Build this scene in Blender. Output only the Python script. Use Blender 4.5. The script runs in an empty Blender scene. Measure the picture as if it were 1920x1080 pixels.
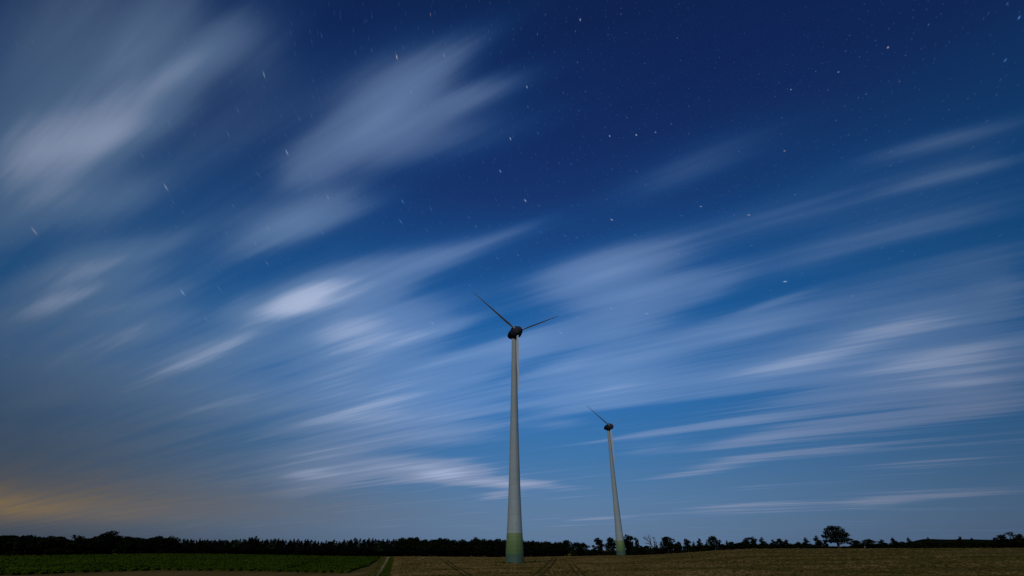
import bpy, bmesh, math, random
import numpy as np
from mathutils import Vector, Matrix

sc = bpy.context.scene
C = sc.collection
PI = math.pi

# ---- lie of the land: heights (m) tabled by bearing and distance from the field edge where the camera stands
T_AZ = [-180.0, -75.0, -44.3, -33.8, -13.7, 0.3, 11.7, 25.9, 44.0, 75.0, 180.0]
T_R = [0.0, 40.0, 80.0, 137.0, 200.0, 276.0, 350.0, 420.0, 600.0, 1500.0, 12000.0]
_E = [0, -0.5, -1.0, -1.0, -1.0, -1.0, -1.2, -1.5, -2.0, -5.0, -10.0]
T_Z = [_E,
       [0, -1.0, -1.7, -1.5, -1.3, -1.15, -1.1, -1.2, -2.0, -5.0, -10.0],
       [0, -1.0, -1.7, -1.5, -1.3, -1.15, -1.1, -1.2, -2.0, -5.0, -10.0],
       [0, -1.0, -1.7, -1.4, -1.0, -0.7, -0.5, -0.6, -2.0, -5.0, -10.0],
       [0, -1.0, -1.75, -1.7, -1.8, -2.0, -2.3, -2.9, -4.0, -6.0, -10.0],
       [0, -1.0, -1.6, -1.35, -1.9, -2.55, -2.95, -3.3, -4.5, -6.0, -10.0],
       [0, -1.0, -1.6, -1.2, -1.0, -1.0, -1.55, -2.2, -4.0, -6.0, -10.0],
       [0, -1.0, -1.4, -0.4, 0.9, 2.05, 1.5, 0.6, -2.0, -5.0, -10.0],
       [0, -1.0, -1.4, -0.4, 1.0, 2.2, 1.7, 0.8, -2.0, -5.0, -10.0],
       [0, -0.8, -1.2, -0.6, 0.6, 1.6, 1.2, 0.5, -2.0, -5.0, -10.0],
       _E]

def _tangents():
    out = []
    for row in T_Z:
        m = [0.0]*len(row)
        for i in range(1, len(row)-1):
            a = (row[i]-row[i-1])/(T_R[i]-T_R[i-1]); b = (row[i+1]-row[i])/(T_R[i+1]-T_R[i])
            m[i] = 0.0 if a*b <= 0 else 2*a*b/(a+b)
        out.append(m)
    return out
T_M = _tangents()

def ground_z(x, y):
    r = min(math.hypot(x, y), 11999.0)
    az = math.degrees(math.atan2(x, y))
    k = 0
    while k < len(T_R)-2 and r > T_R[k+1]: k += 1
    h = T_R[k+1]-T_R[k]; t = (r-T_R[k])/h
    h00 = 2*t**3-3*t*t+1; h10 = t**3-2*t*t+t; h01 = -2*t**3+3*t*t; h11 = t**3-t*t
    j = 0
    while j < len(T_AZ)-2 and az > T_AZ[j+1]: j += 1
    s = (az-T_AZ[j])/(T_AZ[j+1]-T_AZ[j]); s = s*s*(3-2*s)
    def f(q): return h00*T_Z[q][k]+h10*h*T_M[q][k]+h01*T_Z[q][k+1]+h11*h*T_M[q][k+1]
    return f(j)*(1-s)+f(j+1)*s


# ---------------------------------------------------------------- measured tables (bearings and metres)
CLOUD_BANKS = [
    (1.3339, 0.1116, 3.0152, 0.3922, 0.0718, 0.47), (0.9297, 0.1655, 3.0798, 0.1769, 0.0353, 0.38), (0.9699, 0.084, 3.0994, 0.179, 0.0335, 0.31),
    (1.1397, 0.0122, 3.1181, 0.3772, 0.0972, 0.25), (1.2887, 0.1848, 2.9891, 0.2075, 0.0468, 0.31), (1.613, 0.2569, 2.9989, 0.1987, 0.057, 0.33),
    (1.6995, 0.0931, -3.0838, 0.2889, 0.0971, 0.22), (0.7756, 0.2467, 3.1392, 0.1202, 0.0497, 0.1), (1.5096, 0.0689, 3.0012, 0.2173, 0.0704, 0.17),
    (0.7235, 0.5118, 3.0297, 0.2153, 0.0767, 0.46), (0.5802, 0.4469, 3.1079, 0.1977, 0.0638, 0.33), (0.4384, 0.5577, 3.0041, 0.1555, 0.0356, 0.22),
    (0.5681, 0.6451, 2.9544, 0.2483, 0.0672, 0.15), (0.9667, 0.5085, -3.0321, 0.1225, 0.0665, 0.22), (1.1561, 0.6582, 3.0561, 0.2461, 0.0728, 0.36),
    (1.2699, 0.5858, 3.131, 0.2346, 0.0969, 0.14), (2.1339, 0.3827, 3.0013, 0.373, 0.0523, 0.49), (2.3978, 0.4515, 2.9855, 0.4465, 0.0717, 0.55),
    (2.2851, 0.5902, 2.9443, 0.3551, 0.0506, 0.36), (2.4422, 0.7564, 3.1146, 0.3466, 0.0696, 0.55), (3.0249, 0.6611, 2.9957, 0.535, 0.1487, 0.27),
    (3.249, 0.8084, 2.87, 0.5561, 0.1743, 0.22), (1.6092, 0.9672, -3.1215, 0.2537, 0.0763, 0.95), (1.6204, 1.0126, 3.1038, 0.1365, 0.0445, 0.35),
    (1.2723, 1.0373, -3.034, 0.2753, 0.1197, 0.4), (0.9326, 1.0375, 3.0694, 0.2332, 0.0708, 0.36), (1.591, 1.1874, -2.7488, 0.337, 0.1717, 0.4),
    (2.2247, 1.0514, -3.1324, 0.4902, 0.0539, 0.35), (1.9062, 0.9219, -2.7376, 0.1993, 0.0808, 0.18), (0.6307, 1.0496, 3.0266, 0.1554, 0.0501, 0.14),
    (2.5901, 1.0944, 3.0288, 0.4999, 0.1471, 0.35), (1.8281, 1.5234, -2.9598, 0.4656, 0.2385, 0.36), (2.0121, 2.0044, -2.9429, 0.548, 0.1883, 0.38),
    (2.8799, 1.4284, 2.9129, 0.5079, 0.2043, 0.3), (2.2833, 1.743, -2.7646, 0.4125, 0.1758, 0.22), (2.9383, 2.1412, 3.0446, 0.5654, 0.1799, 0.28),
    (2.8986, 1.7471, 2.9215, 0.4573, 0.1455, 0.19), (0.454, 1.4314, -3.132, 0.2793, 0.1332, 0.48), (0.4123, 1.6665, -3.0897, 0.3155, 0.1595, 0.42),
    (1.0393, 1.8462, -3.0651, 0.2689, 0.1281, 0.4), (0.5409, 1.9229, -3.1002, 0.2891, 0.1228, 0.3), (0.104, 1.7425, -2.7191, 0.1435, 0.0852, 0.13),
    (0.808, 2.2796, -3.0564, 0.5216, 0.2024, 0.42), (0.8518, 2.6492, -3.0965, 0.5292, 0.2056, 0.4), (0.0421, 2.1634, -3.0679, 0.348, 0.1309, 0.34),
    (0.0113, 2.7567, -2.874, 0.3947, 0.2318, 0.44), (-0.4626, 2.4909, -2.9083, 0.3019, 0.1664, 0.33), (-0.6771, 2.4631, 3.0621, 0.2605, 0.1722, 0.28),
    (-0.6418, 3.0389, -2.8401, 0.4805, 0.4014, 0.32), (-0.9063, 3.3603, 1.7846, 0.434, 0.2537, 0.3), (-1.054, 3.8974, 1.807, 0.3339, 0.2211, 0.22),
    (-0.0756, 2.0003, -2.8795, 0.1528, 0.0346, 0.2), (0.0672, 1.0587, -3.0521, 0.2317, 0.0847, 0.15), (-0.5251, 1.2894, 2.989, 0.1831, 0.0374, 0.17),
    (-0.6235, 1.436, 3.0205, 0.1066, 0.0505, 0.17), (-0.4967, 1.4349, 3.0497, 0.1036, 0.0417, 0.12), (-0.1386, 1.4149, 3.0168, 0.2418, 0.0925, 0.11),
    (-0.5508, 1.6911, 3.0312, 0.2255, 0.0568, 0.16), (-0.2167, 1.7007, -3.1289, 0.1978, 0.0973, 0.15), (-0.7381, 2.0636, 1.9112, 0.1832, 0.1278, 0.07),
    (-0.8343, 2.3029, 1.6933, 0.1937, 0.0859, 0.18), (3.3655, 4.1386, 0.3042, 0.4468, 0.3795, 0.68), (3.1597, 5.0699, 2.2648, 0.7787, 0.3002, 0.57),
    (3.5659, 3.4574, 3.0285, 0.4741, 0.2847, 0.34), (4.3905, 3.6467, -3.0107, 0.6993, 0.2645, 0.27), (3.6176, 5.738, -2.6374, 0.4746, 0.2042, 0.32),
    (4.5876, 3.3142, -2.8585, 0.6226, 0.3131, 0.38), (5.672, 4.0794, -2.8434, 0.8239, 0.2715, 0.38), (3.7629, 2.8435, 3.1049, 0.6288, 0.2568, 0.38),
    (2.5439, 2.8917, 2.9958, 0.6918, 0.1847, 0.32), (2.1468, 2.5353, -3.1054, 0.5771, 0.1913, 0.3), (1.4833, 3.1707, 3.0303, 0.2933, 0.1363, 0.24),
    (0.9778, 2.8931, 3.0112, 0.5146, 0.14, 0.28), (0.2344, 4.2786, -2.8801, 0.5603, 0.1702, 0.32), (-0.7277, 4.2346, -3.104, 0.6153, 0.2007, 0.28),
    (0.6137, 5.1234, -2.5993, 0.5071, 0.2107, 0.22), (1.0897, 5.5379, -2.8975, 0.6722, 0.2015, 0.22), (0.7763, 8.7703, -2.7756, 1.1376, 0.7185, 0.2),
    (-0.8426, 8.387, -2.0973, 0.7236, 0.5144, 0.28), (3.5307, 9.1047, -2.9598, 0.8321, 0.4585, 0.14), (1.0926, 4.2523, -2.8858, 0.3843, 0.1823, 0.18),
    (-1.6242, 7.9306, -2.4388, 0.5914, 0.4454, 0.18), (1.7499, 0.2513, -3.1116, 0.5659, 0.1927, 0.045), (2.6472, 0.6678, -3.116, 1.0539, 0.3134, 0.05),
    (1.8877, 1.366, -2.8284, 0.9894, 0.4543, 0.08), (3.0017, 2.472, -2.8513, 1.6354, 0.6628, 0.14), (0.5478, 2.5487, -2.5935, 0.8826, 0.6222, 0.08),
    (-0.497, 2.284, 2.8369, 0.502, 0.4765, 0.08), (-0.5177, 3.4938, 2.0614, 0.8203, 0.7929, 0.1), (-0.3393, 1.5052, 2.9329, 0.497, 0.2964, 0.05),
    (1.1773, 0.0792, 3.0881, 0.499, 0.1618, 0.09), (1.226, 0.6216, 3.0567, 0.4117, 0.1514, 0.06), (3.3206, 1.094, 2.8769, 0.5156, 0.1954, 0.25),
    (3.2529, 1.5636, 3.0175, 0.4281, 0.208, 0.19), (4.7416, 1.4962, -3.0461, 0.7838, 0.3452, 0.12), (6.0565, 2.9761, 0.4073, 1.2259, 0.5965, 0.16),
    (0.0175, 2.2373, -2.9864, 0.1851, 0.0594, 0.18), (-0.4811, 2.4704, -2.8765, 0.1994, 0.0725, 0.18), (0.5594, 2.289, -3.0739, 0.2601, 0.0684, 0.22),
    (0.972, 2.1851, -3.0352, 0.1991, 0.0777, 0.22), (-0.2047, 2.6801, -2.9937, 0.2632, 0.0871, 0.2), (-0.7814, 2.9539, -3.0186, 0.2946, 0.1055, 0.18),
    (0.8266, 2.5356, 3.0615, 0.3198, 0.0864, 0.2), (0.9604, 3.8016, -3.0386, 0.4646, 0.1567, 0.18), (-0.2176, 4.9171, -2.925, 0.606, 0.2432, 0.16),
    (-0.9633, 5.755, -2.9442, 0.6605, 0.3066, 0.14), (0.2584, 3.7132, -3.1002, 0.3551, 0.1409, 0.2), (1.4389, 1.7911, 3.0541, 0.2946, 0.0796, 0.22),
    (1.4277, 1.4823, 3.0941, 0.2521, 0.0621, 0.2), (1.4964, 2.0435, -3.0716, 0.2468, 0.0884, 0.22), (2.4804, 3.163, 3.1196, 0.4871, 0.1504, 0.22),
    (2.9973, 2.5223, 3.1166, 0.5662, 0.136, 0.22), (2.5415, 2.355, 3.0879, 0.4389, 0.1199, 0.22), (2.578, 0.6005, 2.9759, 0.3564, 0.0441, 0.26),
    (3.7944, 0.9292, 2.876, 0.5217, 0.1522, 0.14), (3.5879, 1.5013, 2.917, 0.5765, 0.1934, 0.14), (2.2298, 1.0084, 3.0397, 0.3081, 0.0598, 0.13),
    (1.8607, 0.453, 3.0282, 0.2658, 0.0372, 0.21), (2.0537, 0.3538, 3.0189, 0.2175, 0.03, 0.18), (-0.4747, 1.4596, 2.8396, 0.3292, 0.2289, 0.09),
    (-0.616, 2.0484, 2.912, 0.3133, 0.2556, 0.1), (0.9507, 0.3445, -3.1359, 0.3239, 0.088, 0.09), (1.5692, 0.3695, 3.105, 0.421, 0.0947, 0.05),
    (1.6673, 0.1649, 3.0343, 0.3868, 0.076, 0.24), (-0.3809, 2.147, -2.979, 0.5768, 0.2078, 0.13), (-0.5957, 3.1644, -2.5296, 0.5744, 0.5358, 0.13),
    (-0.3566, 3.7082, -3.1268, 1.0059, 0.4441, 0.12), (1.4338, 1.3962, -3.0629, 0.3662, 0.1756, 0.18), (4.0398, 3.8608, 2.9652, 1.5051, 0.7815, 0.2),
    (2.2855, 2.0979, 3.0605, 0.7974, 0.3398, 0.14),
]
BRIGHT_STARS = [
    (2.0897, 0.648, 1.2, 1), (2.0764, 0.558, 0.6, 0), (1.9834, 0.6364, 0.9, 0), (1.8873, 0.4104, 0.8, 0), (1.7009, 0.4778, 0.9, 0),
    (1.4134, 0.3036, 0.8, 0), (1.2858, 0.265, 1.1, 0), (1.1834, 0.2381, 0.6, 0), (1.6026, 0.5284, 0.6, 0), (2.1761, 0.2937, 0.9, 0),
    (2.9924, 0.0, 1.3, 0), (-0.052, 0.1469, 0.7, 0), (-0.7252, 0.2142, 0.9, 1), (-0.9247, 0.3421, 0.8, 2), (-0.775, 0.3536, 0.6, 2),
    (1.4403, 0.5199, 0.9, 0), (1.0764, 0.4262, 0.9, 0), (1.7276, 1.1711, 0.9, 0), (1.916, 1.104, 0.7, 0), (1.9136, 0.8986, 0.9, 0),
    (1.9094, 1.285, 0.7, 1), (1.771, 0.9927, 0.8, 0), (1.7811, 0.8671, 0.6, 0), (1.6819, 0.7396, 0.7, 2), (1.6338, 0.7649, 0.6, 2),
    (0.7561, 0.5746, 1.1, 0), (0.8873, 0.592, 0.7, 0), (1.0054, 0.6903, 0.8, 0), (1.3391, 0.8475, 0.8, 0), (1.4033, 0.9729, 0.6, 0),
    (0.2679, 0.4806, 1.1, 0), (0.4014, 0.348, 0.8, 1), (0.6636, 0.336, 0.6, 0), (0.7682, 0.8927, 0.6, 0), (2.0865, 0.8862, 0.6, 0),
    (-0.4454, 0.1755, 0.6, 0), (0.1613, 0.2424, 0.6, 1),
]
POLE = (0.40966, 0.44333, 0.79727)
POLE_E1 = (0.54108, 0.58555, -0.60363)
POLE_E2 = (-0.73445, 0.67867, -0.00000)
WIND = -1.02974
CLOUD_OFF = 0.050

FARM_TRACK = [
    (-15.9, 62.51, 0.31), (-19.57, 78.09, 0.35), (-23.64, 96.14, 0.43), (-32.01, 133.21, 0.53), (-59.55, 253.6, 1.02), (-78.68, 337.45, 1.36),
]
TRACK_MARGIN = [
    (-16.72, 62.81, 1.49), (-21.12, 81.3, 1.69), (-26.77, 105.66, 1.79), (-38.1, 154.37, 2.01), (-66.45, 274.57, 2.49),
]
VERGE = [
    (-14.96, 62.23, 0.92), (-19.25, 81.25, 1.05), (-25.94, 111.52, 1.0), (-38.62, 168.64, 1.19), (-68.4, 301.33, 1.52),
]
SIDE_TRACK = [
    (-37.06, 209.24, 1.05), (-42.97, 250.85, 1.14), (-53.07, 322.67, 1.3), (-60.99, 377.61, 1.33),
]
WHEEL_RUT_0 = [
    (1.29, 58.49, 0.35), (3.01, 77.94, 0.39), (4.87, 95.38, 0.4), (7.67, 120.76, 0.42), (12.06, 166.56, 0.42), (24.64, 318.05, 0.64),
]
WHEEL_RUT_1 = [
    (2.4, 58.45, 0.35), (4.25, 77.88, 0.39), (6.15, 95.3, 0.4), (9.01, 120.66, 0.42), (13.23, 164.47, 0.41), (25.76, 306.92, 0.62),
]
WHEEL_RUT_2 = [
    (-4.37, 59.34, 0.32), (-6.91, 78.7, 0.35), (-10.06, 97.48, 0.37), (-15.03, 126.61, 0.4), (-23.97, 185.46, 0.46),
]
WHEEL_RUT_3 = [
    (-3.44, 58.9, 0.31), (-5.9, 78.78, 0.35), (-8.95, 97.09, 0.37), (-13.84, 126.24, 0.4), (-22.6, 185.13, 0.46),
]
WHEEL_RUT_4 = [
    (7.65, 59.01, 0.24), (9.5, 77.92, 0.27), (11.34, 99.36, 0.28), (13.52, 126.28, 0.27),
]
WHEEL_RUT_5 = [
    (8.61, 58.87, 0.24), (10.57, 77.79, 0.27), (12.43, 99.22, 0.28), (14.57, 126.16, 0.27),
]
CROP_EDGE = [
    (-94.82, 78.35), (-84.06, 78.48), (-76.56, 80.38), (-73.29, 82.03), (-72.25, 87.54), (-63.47, 96.5),
    (-45.93, 96.09), (-32.69, 91.32), (-28.11, 91.79), (-33.64, 124.54), (-45.3, 176.79), (-74.67, 300.87),
]
CROP_LANE = [
    (-40.69, 94.62, 0.85), (-42.94, 103.98, 1.04), (-49.34, 125.12, 1.13), (-60.59, 160.44, 1.13), (-90.49, 250.67, 1.26),
]
TREES = [
    ('broadleaf', -240.2, 247.7, 8.62, 12.15, 'broad dark tree cut by the left edge of the photo'),
    ('bush', -233.2, 247.4, 7.5, 8.22, 'low rounded tree filling the gap beside the leftmost tree'),
    ('broadleaf', -236.8, 257.7, 8.24, 8.95, 'rounded dark tree, second full crown from the left edge'),
    ('broadleaf', -229.4, 257.7, 8.65, 10.53, 'wide domed dark tree just left of the dip in the left treeline'),
    ('bush', -225.3, 261.3, 6.23, 8.01, 'low dark tree at the dip in the left treeline'),
    ('ragged', -224.3, 268.7, 9.01, 11.53, 'ragged dark tree with sky showing through its crown, left of the windswept tree'),
    ('bush', -216.7, 268.5, 7.01, 8.91, 'low flat topped tree tucked against the left of the windswept tree'),
    ('windswept', -215.9, 275.5, 11.13, 12.38, 'tallest tree of the left treeline, windswept crown leaning right'),
    ('slim', -211.7, 278.7, 8.04, 4.44, 'thin wispy treetop just right of the windswept tree'),
    ('broadleaf', -207.6, 281.7, 8.55, 10.36, 'rounded tree right of the windswept tree, where the broadleaf trees end'),
    ('slim', -204.5, 286.5, 6.81, 4.92, 'small pointed treetop where the broadleaf trees meet the conifer wood'),
    ('bush', -200.6, 286.8, 6.29, 7.33, 'low bushy tree at the start of the long conifer wood'),
    ('broadleaf', 45.9, 341.9, 7.56, 10.13, 'squat bushy tree standing alone in the gap right of the wood'),
    ('bush', 51.0, 334.1, 3.84, 5.97, 'small dark shrub between the squat tree and the twin trees'),
    ('broadleaf', 53.9, 325.6, 9.6, 8.32, 'left one of the twin round trees left of the farther turbine'),
    ('broadleaf', 61.3, 324.3, 9.74, 8.28, 'right one of the twin round trees, nearly touching the farther turbine'),
    ('upright', 70.3, 317.3, 10.78, 8.43, 'tall dark tree touching the right side of the farther turbine tower'),
    ('slim', 74.8, 313.2, 9.27, 6.14, 'lighter loose leaved tree between the farther turbine and the bare tree'),
    ('bush', 76.3, 302.5, 4.65, 7.34, 'low dark bush under the branches of the bare tree'),
    ('dead', 78.6, 295.7, 9.97, 7.25, 'bare dead tree with forked leafless branches'),
    ('cone', 80.2, 291.2, 4.74, 5.18, 'small pointed bush just right of the bare dead tree'),
    ('broadleaf', 85.6, 287.5, 8.23, 9.4, 'full rounded tree right of the bare dead tree'),
    ('bush', 90.4, 284.0, 5.4, 4.71, 'small tree pressed against the right of the full rounded tree'),
    ('upright', 94.4, 280.5, 6.54, 4.1, 'slim upright tree, first of the small trees right of the full rounded tree'),
    ('cone', 97.5, 279.5, 4.95, 4.14, 'short pointed tree between two slim upright trees'),
    ('cone', 99.8, 276.5, 6.06, 5.33, 'pointed small tree left of the two lobed tree'),
    ('cone', 102.8, 275.5, 4.37, 2.86, 'tiny spire shaped tree just left of the two lobed tree'),
    ('broadleaf', 105.2, 272.4, 6.81, 6.12, 'two lobed round tree midway between the bare tree and the big oak'),
    ('bush', 108.1, 269.1, 2.9, 4.12, 'low shrub just right of the two lobed tree'),
    ('cone', 110.4, 268.2, 4.44, 2.78, 'thin spike of a tree standing out of the low hedge shrubs'),
    ('bush', 112.7, 267.2, 3.59, 4.44, 'rounded shrub right of the thin spike tree'),
    ('bush', 115.5, 266.0, 3.1, 4.42, 'lowest rounded shrub in the run right of the thin spike tree'),
    ('bush', 117.7, 265.0, 3.6, 4.06, 'shrub at the left foot of the pair of slim trees'),
    ('upright', 119.3, 264.3, 5.2, 3.51, 'left one of the pair of slim trees'),
    ('upright', 122.0, 263.1, 5.35, 3.84, 'right one of the pair of slim trees, slightly taller'),
    ('cone', 124.8, 259.6, 5.1, 6.15, 'broad pointed tree right of the pair of slim trees'),
    ('cone', 128.8, 257.6, 4.02, 4.96, 'small pointed tree between the broad pointed tree and the blunt tree'),
    ('broadleaf', 131.5, 256.2, 4.45, 4.45, 'blunt dense little tree left of the big oak, widest of its neighbours'),
    ('cone', 134.8, 254.5, 3.96, 5.66, 'wedge shaped small tree, left edge steep, right side sloping'),
    ('bush', 138.4, 252.6, 3.02, 3.55, 'low shrub in the shallow dip left of the big oak'),
    ('cone', 141.7, 250.7, 4.67, 5.2, 'spiky small tree, second pointed one to the left of the big oak'),
    ('cone', 145.7, 248.4, 5.51, 6.62, 'tall pointed tree nearest the left of the big oak'),
    ('bush', 148.3, 246.9, 2.92, 2.21, 'tiny shrub under the left edge of the oak crown'),
    ('oak', 151.8, 242.4, 9.4, 11.89, 'big spreading oak tree standing above the hedge on the right'),
    ('bush', 157.5, 238.7, 3.42, 4.57, 'stubby square topped shrub just right of the big oak'),
    ('broadleaf', 161.5, 236.0, 3.79, 6.51, 'wide round bush right of the oak, behind the pale marker post'),
    ('cone', 165.8, 233.0, 3.51, 5.87, 'leaning wedge shaped tree, second clump right of the oak'),
    ('cone', 169.2, 230.6, 4.18, 5.12, 'pointed tree left of where the dark hill begins'),
    ('bush', 171.3, 229.0, 2.71, 4.09, 'low shrub between the two pointed trees beside the dark hill'),
    ('cone', 173.5, 227.3, 4.1, 4.04, 'pointed tree at the left end of the dark hill'),
    ('cone', 178.9, 223.1, 4.1, 4.63, 'small tree against the left part of the dark hill'),
    ('cone', 187.0, 216.4, 4.33, 3.85, 'small tree breaking the skyline in the middle of the dark hill'),
    ('cone', 189.8, 213.9, 3.69, 3.8, 'small tree against the right part of the dark hill'),
    ('ragged', 194.7, 206.8, 4.56, 4.65, 'left most tree of the ragged clump at the right edge of the photo'),
    ('ragged', 196.6, 204.9, 5.52, 5.44, 'tallest tree of the ragged clump at the right edge of the photo'),
    ('ragged', 198.8, 202.8, 4.82, 5.39, 'tree of the ragged clump cut by the right edge of the photo'),
]
SKYLINE = [
    ('conifer', -210.6, 305.1, 6.61, 7.22, 'c'), ('slim', -209.0, 306.3, 7.35, 6.32, 'c'), ('slim', -198.8, 294.6, 7.06, 6.09, 'c'),
    ('conifer', -197.8, 296.2, 7.26, 5.43, 'c'), ('conifer', -194.3, 294.8, 7.33, 6.98, 'c'), ('conifer', -193.6, 297.1, 7.72, 7.24, 'c'),
    ('slim', -201.4, 311.8, 7.22, 5.93, 'c'), ('conifer', -196.6, 307.7, 7.97, 7.69, 'c'), ('slim', -188.5, 299.2, 7.69, 5.89, 'c'),
    ('conifer', -185.5, 296.9, 7.56, 6.5, 'c'), ('conifer', -189.3, 306.9, 7.68, 7.33, 'c'), ('conifer', -193.7, 317.0, 7.5, 5.35, 'c'),
    ('conifer', -190.4, 314.1, 7.34, 5.19, 'c'), ('conifer', -182.1, 303.5, 8.04, 5.09, 'c'), ('conifer', -188.6, 319.1, 7.63, 7.95, 'c'),
    ('conifer', -177.9, 304.2, 7.59, 7.14, 'c'), ('conifer', -185.3, 321.2, 7.52, 5.36, 'c'), ('conifer', -177.5, 310.3, 7.57, 7.69, 'c'),
    ('conifer', -173.7, 308.4, 7.8, 5.94, 'c'), ('conifer', -172.3, 308.7, 7.4, 7.88, 'c'), ('slim', -172.0, 310.8, 7.57, 6.24, 'c'),
    ('slim', -168.3, 308.3, 7.57, 6.23, 'c'), ('conifer', -167.0, 310.8, 7.63, 7.48, 'c'), ('slim', -164.9, 311.4, 7.97, 7.35, 'c'),
    ('conifer', -166.8, 319.0, 8.29, 6.08, 'c'), ('slim', -164.9, 320.9, 8.49, 6.58, 'c'), ('conifer', -159.4, 315.2, 9.16, 6.32, 'c'),
    ('slim', -161.3, 322.9, 9.1, 7.14, 'c'), ('conifer', -163.3, 331.0, 10.39, 7.79, 'c'), ('conifer', -159.7, 327.8, 8.89, 7.45, 'c'),
    ('conifer', -155.8, 325.3, 8.19, 6.16, 'c'), ('conifer', -155.2, 329.6, 8.77, 8.25, 'c'), ('conifer', -153.7, 331.3, 8.79, 6.18, 'c'),
    ('slim', -149.2, 326.4, 8.98, 7.73, 'c'), ('conifer', -152.0, 338.1, 9.52, 6.61, 'c'), ('conifer', -147.1, 333.5, 8.93, 8.39, 'c'),
    ('conifer', -145.1, 334.3, 8.53, 8.35, 'c'), ('conifer', -145.9, 342.2, 9.05, 6.14, 'c'), ('conifer', -144.1, 343.8, 9.47, 7.59, 'c'),
    ('conifer', -139.4, 338.7, 9.54, 6.04, 'c'), ('conifer', -134.3, 332.3, 8.5, 7.36, 'c'), ('conifer', -134.9, 339.5, 9.35, 5.97, 'c'),
    ('conifer', -134.0, 342.0, 9.42, 7.05, 'c'), ('conifer', -129.2, 335.8, 9.04, 8.28, 'c'), ('conifer', -134.0, 354.4, 9.26, 6.17, 'c'),
    ('conifer', -130.1, 349.9, 8.91, 6.03, 'c'), ('conifer', -127.5, 348.7, 8.47, 8.32, 'c'), ('conifer', -126.6, 354.2, 9.36, 6.25, 'c'),
    ('slim', -122.8, 350.7, 8.65, 7.7, 'c'), ('conifer', -122.3, 358.1, 9.91, 7.72, 'c'), ('conifer', -119.6, 355.4, 8.96, 7.04, 'c'),
    ('conifer', -121.6, 367.7, 9.2, 7.3, 'c'), ('conifer', -115.9, 359.9, 10.1, 9.13, 'c'), ('conifer', -112.6, 356.9, 9.53, 7.45, 'c'),
    ('conifer', -110.7, 358.5, 10.32, 7.32, 'c'), ('slim', -108.2, 359.8, 11.11, 7.64, 'c'), ('conifer', -104.8, 359.2, 10.83, 6.76, 'c'),
    ('conifer', -105.0, 371.5, 10.8, 7.69, 'c'), ('conifer', -100.7, 365.7, 11.3, 8.54, 'c'), ('conifer', -99.4, 370.6, 11.28, 7.86, 'c'),
    ('conifer', -96.3, 367.4, 10.82, 6.13, 'c'), ('slim', -92.9, 363.7, 10.26, 7.77, 'c'), ('conifer', -93.6, 378.5, 10.91, 8.65, 'c'),
    ('slim', -92.5, 384.6, 11.25, 7.67, 'c'), ('conifer', -90.6, 385.4, 10.7, 6.53, 'c'), ('broadleaf', -89.2, 395.4, 11.34, 9.29, 'b'),
    ('broadleaf', -83.3, 394.2, 12.38, 12.04, 'b'), ('broadleaf', -78.8, 403.7, 12.84, 12.33, 'b'), ('broadleaf', -74.4, 406.7, 13.13, 11.47, 'b'),
    ('broadleaf', -66.2, 394.9, 11.38, 10.21, 'b'), ('broadleaf', -61.6, 401.4, 11.22, 9.43, 'b'), ('broadleaf', -56.6, 403.4, 12.56, 12.32, 'b'),
    ('broadleaf', -50.8, 403.3, 12.22, 12.32, 'b'), ('broadleaf', -44.9, 401.1, 11.3, 11.31, 'b'), ('broadleaf', -38.1, 398.8, 11.64, 10.31, 'b'),
    ('broadleaf', -33.1, 406.6, 10.77, 9.56, 'b'), ('broadleaf', -28.4, 410.8, 13.28, 10.62, 'b'), ('broadleaf', -21.9, 398.6, 12.09, 10.3, 'b'),
    ('broadleaf', -17.1, 401.5, 11.46, 14.15, 'b'), ('broadleaf', -10.9, 411.8, 12.45, 11.61, 'b'), ('broadleaf', -5.9, 411.4, 11.71, 10.64, 'b'),
    ('broadleaf', 0.0, 409.3, 11.67, 12.5, 'b'), ('broadleaf', 7.3, 398.4, 11.07, 11.23, 'b'), ('broadleaf', 12.7, 417.8, 11.02, 9.34, 'd'),
    ('broadleaf', 16.2, 407.5, 10.97, 8.77, 'd'), ('broadleaf', 19.8, 406.3, 10.29, 8.42, 'd'), ('broadleaf', 23.4, 412.3, 10.24, 7.12, 'd'),
    ('broadleaf', 26.4, 404.7, 10.29, 8.16, 'd'), ('broadleaf', 29.4, 404.7, 10.0, 6.79, 'd'), ('broadleaf', 33.1, 405.4, 9.62, 8.81, 'd'),
    ('broadleaf', 36.9, 409.7, 9.72, 8.21, 'd'), ('broadleaf', 42.5, 405.8, 10.86, 10.36, 'e'),
]
HEDGE_LINE = [
    (40.7, 357.7, 3.46), (46.9, 341.8, 2.84), (53.5, 328.7, 2.26), (62.2, 322.0, 2.35), (72.4, 309.6, 2.99), (80.5, 293.2, 3.23),
    (89.9, 285.2, 3.31), (101.4, 277.0, 2.9), (114.7, 268.5, 2.25), (127.2, 260.6, 2.1), (139.1, 253.3, 1.91), (146.3, 248.1, 1.29),
    (150.0, 245.9, 0.83), (155.3, 242.5, 0.8), (158.6, 239.2, 1.41), (161.6, 237.2, 1.8), (169.5, 231.6, 1.93), (178.3, 224.9, 2.24),
    (186.4, 218.3, 2.14), (193.7, 211.8, 2.24), (201.5, 204.4, 2.32), (213.1, 192.3, 2.18),
]
MARKER = (153.1, 227.2)


# ---------------------------------------------------------------- helpers
def tag(o, label=None, cat=None, group=None, kind=None):
    if label: o['label'] = label
    if cat: o['category'] = cat
    if group: o['group'] = group
    if kind: o['kind'] = kind
    return o

def empty(name, loc, rz=0.0, scale=(1, 1, 1)):
    o = bpy.data.objects.new(name, None); C.objects.link(o)
    o.empty_display_size = 0.5
    o.location = loc; o.rotation_euler = (0, 0, rz); o.scale = scale
    return o

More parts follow.
